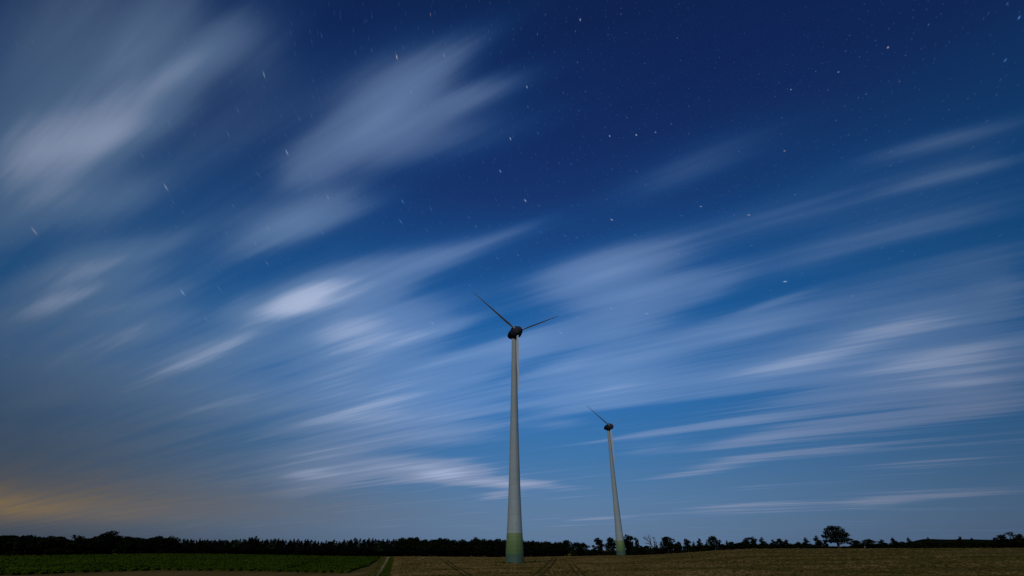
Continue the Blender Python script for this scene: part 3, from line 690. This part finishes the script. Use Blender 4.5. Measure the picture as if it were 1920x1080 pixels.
for line in (VERGE, TRACK_MARGIN):
    for (x0, y0, w0), (x1, y1, w1) in zip(line, line[1:]):
        n = int(math.hypot(x1-x0, y1-y0)*1.6)
        for i in range(n):
            t = R.random(); tuft(x0+(x1-x0)*t+R.uniform(-.5, .5)*w0, y0+(y1-y0)*t, 5 if line is VERGE else 2, 0.30, 0.35)
for (cx, cy, rad) in ((0.69, 137.0, 2.7), (56.1, 270.8, 2.7)):
    for i in range(60):
        t = R.uniform(0, 2*PI); tuft(cx+(rad+abs(R.gauss(0, 0.9)))*math.cos(t), cy+(rad+abs(R.gauss(0, 0.9)))*math.sin(t), 5, 0.38, 0.25)
tag(link_mesh('margin_grass', quads_mesh('margin_grass', np.array(Q), m_weed)), 'rough grass along the farm track and around the tower feet', 'grass', kind='stuff')

# ---------------------------------------------------------------- wind turbines
mt = Mat('tower_paint', 0.55)
oc = mt.objc(); sz = mt.node('ShaderNodeSeparateXYZ'); mt.l.new(oc, sz.inputs[0])
hz = mt.math('DIVIDE', sz.outputs[2], 65.0)
def hh(h): return h/65.0
bands = mt.ramp(hz, [(0.0, (0.105, 0.185, 0.135)), (hh(1.95), (0.150, 0.265, 0.095)), (hh(2.95), (0.185, 0.300, 0.105)), (hh(3.9), (0.215, 0.335, 0.125)),
                     (hh(4.9), (0.255, 0.370, 0.150)), (hh(5.85), (0.300, 0.400, 0.175)), (hh(6.7), (0.50, 0.585, 0.575))], 'CONSTANT')
ring = mt.math('FRACT', mt.math('DIVIDE', sz.outputs[2], 3.72))
seam = mt.math('MULTIPLY', mt.math('LESS_THAN', ring, 0.05), 0.16)
st_n = mt.noise(mt.mapping(oc, scale=(1.6, 1.6, 0.05)), 1.0, 5, 0.6)
dirt = mt.noise(mt.mapping(oc, scale=(0.2, 0.2, 0.33)), 1.0, 4, 0.6)
colr = mt.mix(seam, bands, (0.22, 0.22, 0.21))
colr = mt.mix(0.55, colr, mt.ramp(st_n, [(0.3, (0.66, 0.66, 0.65)), (0.7, (1, 1, 1))]), 'MULTIPLY')
colr = mt.mix(0.5, colr, mt.ramp(dirt, [(0.3, (0.75, 0.75, 0.74)), (0.7, (1, 1, 1))]), 'MULTIPLY')
mt.color(colr); mt.b.inputs['Specular IOR Level'].default_value = 0.2
mn = Mat('nacelle_in_shade', 0.6); nn = mn.noise(mn.objc(), 0.8, 4)  # underside shade put into the nacelle colour; collar and vane share it
mn.color(mn.ramp(nn, [(0.3, (0.022, 0.025, 0.034)), (0.7, (0.045, 0.049, 0.062))]))
mh = Mat('hub_in_shade', 0.6); nh = mh.noise(mh.objc(), 1.1, 4)  # hub colour darkened as well, standing in for shade seen from below
mh.color(mh.ramp(nh, [(0.3, (0.040, 0.042, 0.052)), (0.7, (0.080, 0.080, 0.092))]))
mb = Mat('blade_paint', 0.5); nb = mb.noise(mb.mapping(mb.objc(), scale=(1.5, 1.5, 0.15)), 1.0, 3)
mb.color(mb.ramp(nb, [(0.3, (0.70, 0.74, 0.78)), (0.7, (0.78, 0.81, 0.84))]))

TP = [(2.44, -0.6), (2.44, 0.0), (2.40, 0.6), (2.36, 1.9), (2.24, 4.4), (2.10, 6.7), (1.93, 9.5), (1.74, 14.0), (1.56, 20.0), (1.37, 27.0), (1.19, 36.0), (0.98, 47.5), (0.84, 56.0), (0.74, 63.2)]
def fine_profile(tp):
    out = []
    for (r0, h0), (r1, h1) in zip(tp, tp[1:]):
        n = max(1, int((h1-h0)/1.5))
        for i in range(n): out.append((r0+(r1-r0)*i/n, h0+(h1-h0)*i/n))
    return out+[tp[-1]]

def blade_mesh(length=19.6, pitch=math.radians(72)):
    """blade along +Z from the hub axis, rotor axis = +X; closed aerofoil sections"""
    secs = []
    for t in [0, 0.03, 0.07, 0.12, 0.18, 0.26, 0.36, 0.48, 0.6, 0.72, 0.84, 0.93, 0.98, 1.0]:
        z = 0.9+t*(length-0.9)
        if t < 0.05: c, th = 0.72, 0.72
        elif t < 0.19: k = (t-0.05)/0.14; c, th = 0.72+k*0.72, 0.72-k*0.38
        else: k = (t-0.19)/0.81; c, th = 1.44*(1-k)+0.34*k, 0.34*(1-k)+0.05*k
        if t > 0.97: c *= 0.6
        secs.append((z, c, th, pitch+math.radians(12)*(1-t)))
    n = 14; V, F = [], []
    for z, c, th, a in secs:
        for k in range(n):
            q = 2*PI*k/n; s = math.cos(q)*0.5*c+0.18*c*(c > 0.75); w = math.sin(q)*0.5*th*(0.62+0.38*math.cos(q) if c > 0.75 else 1.0)
            V.append((w*math.cos(a)-s*math.sin(a), s*math.cos(a)+w*math.sin(a), z))
    for i in range(len(secs)-1):
        for k in range(n): F.append((i*n+k, i*n+(k+1) % n, (i+1)*n+(k+1) % n, (i+1)*n+k))
    F.append(tuple(range(n))[::-1]); F.append(tuple((len(secs)-1)*n+k for k in range(n)))
    return V, F

def make_turbine():
    root = empty('wind_turbine', (0, 0, 0))
    link_mesh('tower', mesh_from('tower', *lathe(fine_profile(TP), 64), mt.m, True), root)
    yaw = math.radians(-59)                         # rotor looks to the right and towards the camera
    c, s = math.cos(yaw), math.sin(yaw)
    HZ = 64.6
    def place(V): return [(x*c-y*s, x*s+y*c, z+HZ) for x, y, z in V]
    prof = [(0.10, -3.3), (0.55, -3.15), (0.95, -2.7), (1.28, -1.9), (1.50, -0.9), (1.66, 0.1), (1.86, 0.75), (1.98, 1.1), (1.98, 1.55), (1.80, 1.72)]
    V, F = lathe(prof, 36, 'X'); nac = link_mesh('nacelle', mesh_from('nacelle', place(V), F, mn.m, True), root)
    V, F = join([lathe([(0.95, -0.02), (0.92, 0.5)], 24)]); V = [(x, y, z-1.9) for x, y, z in V]
    link_mesh('yaw_collar', mesh_from('yaw_collar', place(V), F, mn.m, True), root)
    V, F = join([lathe([(0.045, 0), (0.045, 1.1), (0.02, 1.5)], 8)]); V = [(x-2.0, y, z+1.15) for x, y, z in V]
    link_mesh('wind_vane', mesh_from('wind_vane', place(V), F, mn.m), root)
    prof = [(1.70, 1.78), (1.72, 2.1), (1.55, 2.7), (1.25, 3.3), (0.80, 3.8), (0.35, 4.05), (0.05, 4.12)]
    V, F = lathe(prof, 36, 'X'); link_mesh('rotor_hub', mesh_from('rotor_hub', place(V), F, mh.m, True), root)
    bv, bf = blade_mesh()
    for ang in (180.0, 60.0, -60.0):
        a = math.radians(ang); ca, sa = math.cos(a), math.sin(a)
        V = [(x+2.35, y*ca-z*sa, y*sa+z*ca) for x, y, z in bv]
        link_mesh('blade', mesh_from('blade', place(V), bf, mb.m, True), root)
    return root

def copy_tree(o, parent=None):
    q = o.copy(); C.objects.link(q); q.parent = parent
    for ch in list(o.children): copy_tree(ch, q)
    return q
t1 = make_turbine()
t2 = copy_tree(t1)
x, y = 0.69, 137.0; t1.location = (x, y, ground_z(x, y))
x, y = 56.1, 270.8; t2.location = (x, y, ground_z(x, y))
tag(t1, 'nearer, larger looking wind turbine at the centre with green ringed tower base', 'wind turbine', 'wind turbines in the stubble field')
tag(t2, 'farther, smaller looking wind turbine to the right, its foot beside the hedge trees', 'wind turbine', 'wind turbines in the stubble field')

# ---------------------------------------------------------------- trees
def leaf_mat(name, a, b):
    m = Mat(name, 0.85); n = m.noise(m.objc(), 7.0, 3)
    oi = m.node('ShaderNodeObjectInfo').outputs['Random']
    c = m.ramp(n, [(0.35, a), (0.65, b)])
    m.color(m.mix(m.math('MULTIPLY', oi, 0.35), c, tuple(v*0.55 for v in a))); return m.m
m_leaf = leaf_mat('dark_leaf', (0.010, 0.015, 0.006), (0.022, 0.029, 0.010))
m_pine = leaf_mat('dark_needle', (0.007, 0.011, 0.006), (0.017, 0.022, 0.010))
m_pale = leaf_mat('lighter_leaf', (0.028, 0.040, 0.018), (0.048, 0.062, 0.028))
mk_ = Mat('bark', 0.9); kn = mk_.noise(mk_.mapping(mk_.objc(), scale=(12, 12, 2)), 1.0, 4)
mk_.color(mk_.ramp(kn, [(0.3, (0.03, 0.026, 0.02)), (0.7, (0.075, 0.062, 0.048))])); m_bark = mk_.m

def leaves(centers, size, rng, flat=0.0):
    n = len(centers)
    d = rng.normal(size=(n, 3)); d[:, 2] += flat*rng.choice([-1, 1], n); d /= np.linalg.norm(d, axis=1)[:, None]
    a = np.cross(d, rng.normal(size=(n, 3))); a /= np.linalg.norm(a, axis=1)[:, None]; b = np.cross(d, a)
    s = size*rng.uniform(0.55, 1.35, (n, 1))
    c = centers
    return np.stack([c-a*s, c-b*s*0.55, c+a*s, c+b*s*0.55], axis=1)

def lobe_points(lobes, n, rng):
    L = np.array(lobes); w = L[:, 3]*L[:, 3]; w = w/w.sum()
    k = rng.choice(len(L), n, p=w)
    d = rng.normal(size=(n, 3)); d /= np.linalg.norm(d, axis=1)[:, None]
    rad = rng.uniform(0.1, 1.0, (n, 1))**0.45*(1+0.07*rng.normal(size=(n, 1)))
    q = L[k]
    return q[:, :3]+d*rad*np.stack([q[:, 3], q[:, 3], q[:, 4]], 1)

def dome_lobes(rng, n, base, top, half=0.40, r0=0.13, r1=0.2, shape=1.0):
    out = []
    for i in range(n):
        t = (i+0.5)/n; z = base+(top-base)*t
        prof = half*math.sin(PI*min(1.0, 0.16+0.80*t))**shape
        a = rng.uniform(0, 2*PI); rr = prof*math.sqrt(rng.uniform(0.1, 1.0))
        s = rng.uniform(r0, r1)
        out.append((rr*math.cos(a), rr*math.sin(a), z, s, s*rng.uniform(0.55, 0.85)))
    return out

def branch_mesh(lobes, rng, fork, rad=0.035, k=8, top=0.8):
    parts = [tube([(0, 0, -0.03), (0.006, 0.004, fork*0.5), (0.0, 0.012, fork), (0.015, 0.0, (fork+top)/2), (0.01, 0.01, top)], [rad*1.25, rad, rad*0.8, rad*0.45, rad*0.12], 8)]
    for i in range(min(k, len(lobes))):
        q = lobes[i*len(lobes)//k]
        z0 = min(q[2]*0.75, fork+(q[2]-fork)*0.35)
        z0 = max(fork*0.8, z0)
        parts.append(tube([(0, 0.008, z0), (q[0]*0.45, q[1]*0.45, z0+(q[2]-z0)*0.6), (q[0]*0.9, q[1]*0.9, q[2])], [rad*0.45, rad*0.28, rad*0.08], 5))
    return join(parts)

PROTO = {}
def norm_scale(V):
    """fit a crown's quads into a unit-wide, unit-high box standing on z = 0"""
    p = V.reshape(-1, 3)
    zt = np.percentile(p[:, 2], 99.8); lo_, hi_ = np.percentile(p[:, 0], 0.25), np.percentile(p[:, 0], 99.75)
    wx = hi_-lo_; cx = (lo_+hi_)/2
    return zt, wx, cx
def register(kind, crownV, trunkVF, mat):
    zt, wx, cx = norm_scale(crownV) if crownV is not None else (1, 1, 0)
    if crownV is not None:
        crownV = crownV.copy(); crownV[..., 0] = (crownV[..., 0]-cx)/wx; crownV[..., 1] /= wx; crownV[..., 2] /= zt
    tv = [((x-cx)/wx, y/wx, z/zt) for x, y, z in trunkVF[0]]
    cme = quads_mesh('crown', crownV, mat) if crownV is not None else None
    PROTO.setdefault(kind, []).append((cme, mesh_from('trunk', tv, trunkVF[1], m_bark, True), crownV))

def build_protos():
    for s in range(6):                                                     # round broadleaf trees
        rng = np.random.default_rng(20+s)
        lb = dome_lobes(rng, 20, 0.24, 0.88, 0.36, 0.11, 0.19)
        q = leaves(lobe_points(lb, 1700, rng), 0.040, rng)
        register('broadleaf', q, branch_mesh(lb, rng, 0.22), m_leaf)
    for s in range(2):                                                     # ragged, gappy crowns
        rng = np.random.default_rng(40+s)
        lb = dome_lobes(rng, 15, 0.3, 0.92, 0.44, 0.07, 0.15)
        lb += [(x*0.7, y*0.7, z*0.55, r*1.3, h*1.3) for x, y, z, r, h in lb[:9]]
        q = leaves(lobe_points(lb, 1500, rng), 0.038, rng)
        register('ragged', q, branch_mesh(lb, rng, 0.22, 0.03, 10), m_leaf)
    for s in range(4):                                                     # low bushes
        rng = np.random.default_rng(50+s)
        lb = dome_lobes(rng, 13, 0.12, 0.78, 0.36, 0.15, 0.24, 0.7)
        q = leaves(lobe_points(lb, 1300, rng), 0.055, rng)
        register('bush', q, branch_mesh(lb, rng, 0.12, 0.03, 6, 0.6), m_leaf)
    for s in range(3):                                                     # upright slim-crowned trees
        rng = np.random.default_rng(60+s)
        lb = [(rng.uniform(-.16, .16), rng.uniform(-.16, .16), 0.2+0.7*i/14, 0.15+0.07*math.sin(PI*i/14), 0.10) for i in range(15)]
        q = leaves(lobe_points(lb, 1500, rng), 0.042, rng)
        register('upright', q, branch_mesh(lb, rng, 0.2, 0.03, 6), m_leaf)
    for s in range(3):                                                     # loose thin crowns
        rng = np.random.default_rng(70+s)
        lb = [(rng.uniform(-.2, .2)*(1-i/16), rng.uniform(-.2, .2)*(1-i/16), 0.2+0.76*i/13, (0.17-0.008*i), 0.09) for i in range(14)]
        q = leaves(lobe_points(lb, 900, rng), 0.040, rng)
        register('slim', q, branch_mesh(lb, rng, 0.3, 0.026, 10, 0.9), m_pale if s == 0 else m_leaf)
    for s in range(4):                                                     # small pointed trees
        rng = np.random.default_rng(80+s)
        lb = []
        for i in range(16):
            t = i/15; w = 0.42*(1-t)**0.8+0.03; a = rng.uniform(0, 2*PI)
            lb.append((0.55*w*math.cos(a), 0.55*w*math.sin(a), 0.1+0.84*t, 0.62*w+0.03, 0.085))
        q = leaves(lobe_points(lb, 1500, rng), 0.045, rng)
        register('cone', q, branch_mesh(lb, rng, 0.1, 0.03, 5, 0.9), m_leaf)
    for s in range(5):                                                     # spruces with whorls of boughs
        rng = np.random.default_rng(90+s)
        pts = []; parts = [tube([(0, 0, -.03), (0.01, 0, .5), (0, 0.01, .97)], [0.03, 0.02, 0.003], 7)]
        nw = 15
        for i in range(nw):
            t = i/(nw-1); z = 0.10+0.86*t; L = (0.40*(1-t)**0.75+0.03)
            for b in range(7 if t < 0.8 else 4):
                a = rng.uniform(0, 2*PI); l = L*rng.uniform(0.7, 1.15)
                for m_ in range(10):
                    f = math.sqrt((m_+rng.uniform(0.2, 1))/10); pts.append((l*f*math.cos(a)+rng.normal()*.015, l*f*math.sin(a)+rng.normal()*.015, z-0.10*f*l/0.3*(1-0.5*f)+rng.normal()*.012))
                parts.append(tube([(0, 0, z), (l*.8*math.cos(a), l*.8*math.sin(a), z-.05*l)], [0.008, 0.002], 4))
        pts += [(rng.normal()*.008, rng.normal()*.008, z) for z in np.linspace(0.85, 1.0, 14)]
        q = leaves(np.array(pts), 0.036, rng)
        register('conifer', q, join(parts), m_pine)
    rng = np.random.default_rng(7)                                        # the big spreading oak
    lb = [(-.06, 0, .90, .13, .09), (.13, .04, .88, .13, .085), (-.18, -.05, .82, .13, .09), (.26, .03, .78, .12, .09), (.03, .12, .80, .16, .1), (-.28, .05, .72, .11, .08),
          (.33, -.04, .64, .13, .09), (-.36, 0, .585, .11, .07), (-.14, .18, .66, .17, .11), (.12, -.18, .66, .18, .11), (.0, 0, .60, .2, .13), (.22, .15, .55, .16, .1), (-.2, -.16, .52, .15, .1),
          (-.33, .04, .42, .11, .06), (-.16, .08, .40, .13, .07), (.08, .1, .42, .15, .08), (.26, -.1, .43, .13, .07), (.40, .02, .46, .10, .05), (.45, 0, .37, .08, .04), (.36, .08, .33, .08, .035), (-.02, -.2, .45, .14, .08)]
    lb = [(x, y, z-(0.90-z)*0.18, r, h*1.1) for x, y, z, r, h in lb]
    q = leaves(lobe_points(lb, 3600, rng), 0.030, rng)
    register('oak', q, branch_mesh(lb, rng, 0.18, 0.045, 16, 0.85), m_leaf)
    rng = np.random.default_rng(8)                                        # the windswept tree
    lb = [(.12, 0, .92, .09, .06), (.26, .03, .885, .065, .045), (.02, .04, .85, .13, .08), (-.10, 0, .77, .13, .08), (.18, -.05, .80, .14, .08), (.33, 0, .72, .09, .05), (-.22, .04, .67, .13, .08), (-.34, 0, .58, .11, .08),
          (.05, .06, .68, .2, .1), (.2, .1, .62, .16, .1), (-.1, -.1, .55, .2, .12), (.15, -.1, .48, .2, .12), (-.28, .08, .42, .17, .13), (.0, 0, .32, .25, .15), (.25, .1, .34, .15, .12), (-.3, 0, .24, .15, .13)]
    q = leaves(lobe_points(lb, 2600, rng), 0.036, rng)
    register('windswept', q, branch_mesh(lb, rng, 0.25, 0.04, 12, 0.85), m_leaf)
    # the dead tree: trunk forking into bare leafless limbs
    parts = [tube([(.22, 0, -.03), (.215, 0, .15), (.21, .01, .30)], [.050, .042, .036], 8)]
    def limb(p, r0):
        rs = [1.5*r0*(1-0.75*i/(len(p)-1)) for i in range(len(p))]; parts.append(tube(p, rs, 6))
    limb([(.21, .01, .30), (.27, 0, .42), (.29, .02, .58), (.27, .03, .80)], .032)
    limb([(.29, .02, .55), (.36, .03, .68), (.38, .03, .80)], .016)
    limb([(.21, .01, .30), (.10, 0, .38), (.02, -.03, .52), (-.06, -.04, .62)], .030)
    limb([(.02, -.03, .52), (-.02, -.02, .70), (-.08, -.02, .88), (-.12, 0, .99)], .026)
    limb([(-.02, -.02, .68), (.03, 0, .80), (.03, .01, .90)], .013)
    limb([(-.06, -.04, .62), (-.20, -.06, .70), (-.36, -.05, .76), (-.46, -.05, .80)], .018)
    limb([(-.20, -.06, .70), (-.26, -.04, .80), (-.33, -.03, .84)], .012)
    limb([(.02, -.03, .50), (-.16, .02, .54), (-.34, .05, .57), (-.48, .06, .58)], .017)
    limb([(.27, 0, .42), (.36, -.05, .50), (.44, -.06, .60)], .014)
    limb([(.10, 0, .38), (-.02, .06, .42), (-.10, .08, .45)], .012)
    rng = np.random.default_rng(9)
    for _ in range(26):
        b = parts[1+int(rng.integers(0, 9))][0]; p = Vector(b[int(rng.integers(len(b)//3, len(b)))])
        d = Vector((rng.normal()*.07, rng.normal()*.05, abs(rng.normal())*.05+.015)); parts.append(tube([p, p+d*.6, p+d+Vector((0, 0, .015))], [.014, .011, .006], 4))
    register('dead', None, join(parts), m_bark)
build_protos()

RT = random.Random(11)
count = {}
def plant(kind, x, y, H, Wd, name):
    k = count.get(kind, 0); count[kind] = k+1
    cme, tme, _ = PROTO[kind][k % len(PROTO[kind])]
    spin = 0.0 if kind in ('oak', 'windswept', 'dead') else RT.uniform(0, 2*PI)
    az = math.atan2(x, y)
    o = empty(name, (x, y, ground_z(x, y)-0.05), -az+spin, (Wd, Wd, H))
    link_mesh('trunk', tme, o)
    if cme: link_mesh('crown', cme, o)
    return o
NAMES = {'broadleaf': 'broadleaf_tree', 'ragged': 'broadleaf_tree', 'bush': 'shrub', 'upright': 'broadleaf_tree', 'slim': 'slender_tree', 'cone': 'small_tree',
         'conifer': 'conifer_tree', 'oak': 'oak_tree', 'windswept': 'windswept_tree', 'dead': 'dead_tree'}
for kind, x, y, H, Wd, lab in TREES:
    o = plant(kind, x, y, H, Wd, NAMES[kind])
    tag(o, lab, 'shrub' if kind == 'bush' and 'shrub' in lab or kind == 'bush' and 'bush' in lab else 'tree', 'trees of the left treeline' if x < -90 else 'trees along the field hedge')
GL = {'c': ('dark conifer in the long even skyline of the wood left of the farm track', 'conifers along the edge of the wood'),
      'b': ('dark rounded broadleaf tree of the wood between the farm track and the nearer turbine', 'broadleaf trees in the wood left of the nearer turbine'),
      'd': ('dark tree of the even wood edge just right of the nearer turbine tower', 'trees in the wood right of the nearer turbine'),
      'e': ('rounded taller tree ending the wood on its right side', None)}
for kind, x, y, H, Wd, gk in SKYLINE:
    o = plant(kind, x, y, H, Wd, NAMES[kind]); lab, grp = GL[gk]
    tag(o, lab, 'tree', grp)

# the wood behind its edge: one dense mass
rng = np.random.default_rng(77); Q = []
for kind, x, y, H, Wd, gk in SKYLINE:
    for rep in range(3):
        k2 = 'bush' if rep == 0 else ('conifer' if gk == 'c' else 'broadleaf')
        src = PROTO[k2][int(rng.integers(len(PROTO[k2])))][2]
        az, r = math.atan2(x, y), math.hypot(x, y)
        r2 = r+(rng.uniform(-3, 1) if rep == 0 else rng.uniform(5, 40)); a2 = az+rng.normal()*0.008
        X, Y = r2*math.sin(a2), r2*math.cos(a2); h = H*(0.5 if rep == 0 else 0.93); w = Wd*(1.7 if rep == 0 else 1.25)
        t = rng.uniform(0, 2*PI); q = src*np.array([w, w, h]); c_, s_ = math.cos(t), math.sin(t)
        Q.append(np.stack([q[..., 0]*c_-q[..., 1]*s_+X, q[..., 0]*s_+q[..., 1]*c_+Y, q[..., 2]+ground_z(X, Y)], -1))
for i in range(60):                                                       # undergrowth below the left broadleaf trees
    a2 = math.radians(-47+14*i/59); r2 = 352+rng.uniform(-4, 12); X, Y = r2*math.sin(a2), r2*math.cos(a2)
    src = PROTO['bush'][int(rng.integers(4))][2]; q = src*np.array([9.0, 9.0, rng.uniform(6.0, 9.0)])
    Q.append(q+np.array([X, Y, ground_z(X, Y)]))
wood = np.concatenate(Q)
tag(link_mesh('woodland', quads_mesh('woodland', wood, m_pine)), 'dark mass of the wood filling in behind the long treeline', 'woodland', kind='stuff')

# field hedge
Q = []; rng = np.random.default_rng(88)
pts = []
for (x0, y0, h0), (x1, y1, h1) in zip(HEDGE_LINE, HEDGE_LINE[1:]):
    n = max(2, int(math.hypot(x1-x0, y1-y0)/0.9))
    for i in range(n):
        t = i/n; pts.append((x0+(x1-x0)*t, y0+(y1-y0)*t, h0+(h1-h0)*t))
for (x, y, h) in pts:
    hh_ = h*rng.uniform(0.78, 1.08); n = 120
    z0 = ground_z(x, y)
    c = np.stack([x+rng.normal(size=n)*0.75, y+rng.normal(size=n)*0.6, z0+hh_*rng.uniform(-0.02, 1, n)], 1)
    Q.append(leaves(c, 0.40, rng))
tag(link_mesh('field_hedge', quads_mesh('field_hedge', np.concatenate(Q), m_leaf)), 'low dark field hedge running along the crest under the trees on the right', 'hedge')

# far dark hill on the right
V, F = [], []; na, nr = 60, 24
for i in range(na+1):
    a = math.radians(30+36*i/na)
    for j in range(nr+1):
        r = 700+900*j/nr; x, y = r*math.sin(a), r*math.cos(a)
        s = min(1, max(0, (math.degrees(a)-34.0)/4.6)); s = s*s*(3-2*s)
        t = math.sin(PI*j/nr)**1.3
        top = 23.0*s*t+0.7*math.sin(a*40)*s*t+0.4*math.sin(a*133)*s*t
        V.append((x, y, -6.5+top))
for i in range(na):
    for j in range(nr): F.append((i*(nr+1)+j, (i+1)*(nr+1)+j, (i+1)*(nr+1)+j+1, i*(nr+1)+j+1))
mhl = plain('hill_cover', (0.006, 0.009, 0.005), (0.014, 0.017, 0.009), 0.02)
tag(link_mesh('hill', mesh_from('hill', V, F, mhl, True)), kind='structure')

# small pale marker post at the far field edge
mpst = plain('weathered_white_post', (0.20, 0.20, 0.18), (0.36, 0.36, 0.33), 6.0, 0.7)
x, y = MARKER
V, F = join([lathe([(0.20, -0.2), (0.20, 0.78), (0.17, 0.86), (0.04, 0.92)], 12)])
mo = link_mesh('marker_post', mesh_from('marker_post', V, F, mpst, True)); mo.location = (x, y, ground_z(x, y))
tag(mo, 'small pale marker post at the field edge just right of the big oak', 'post')
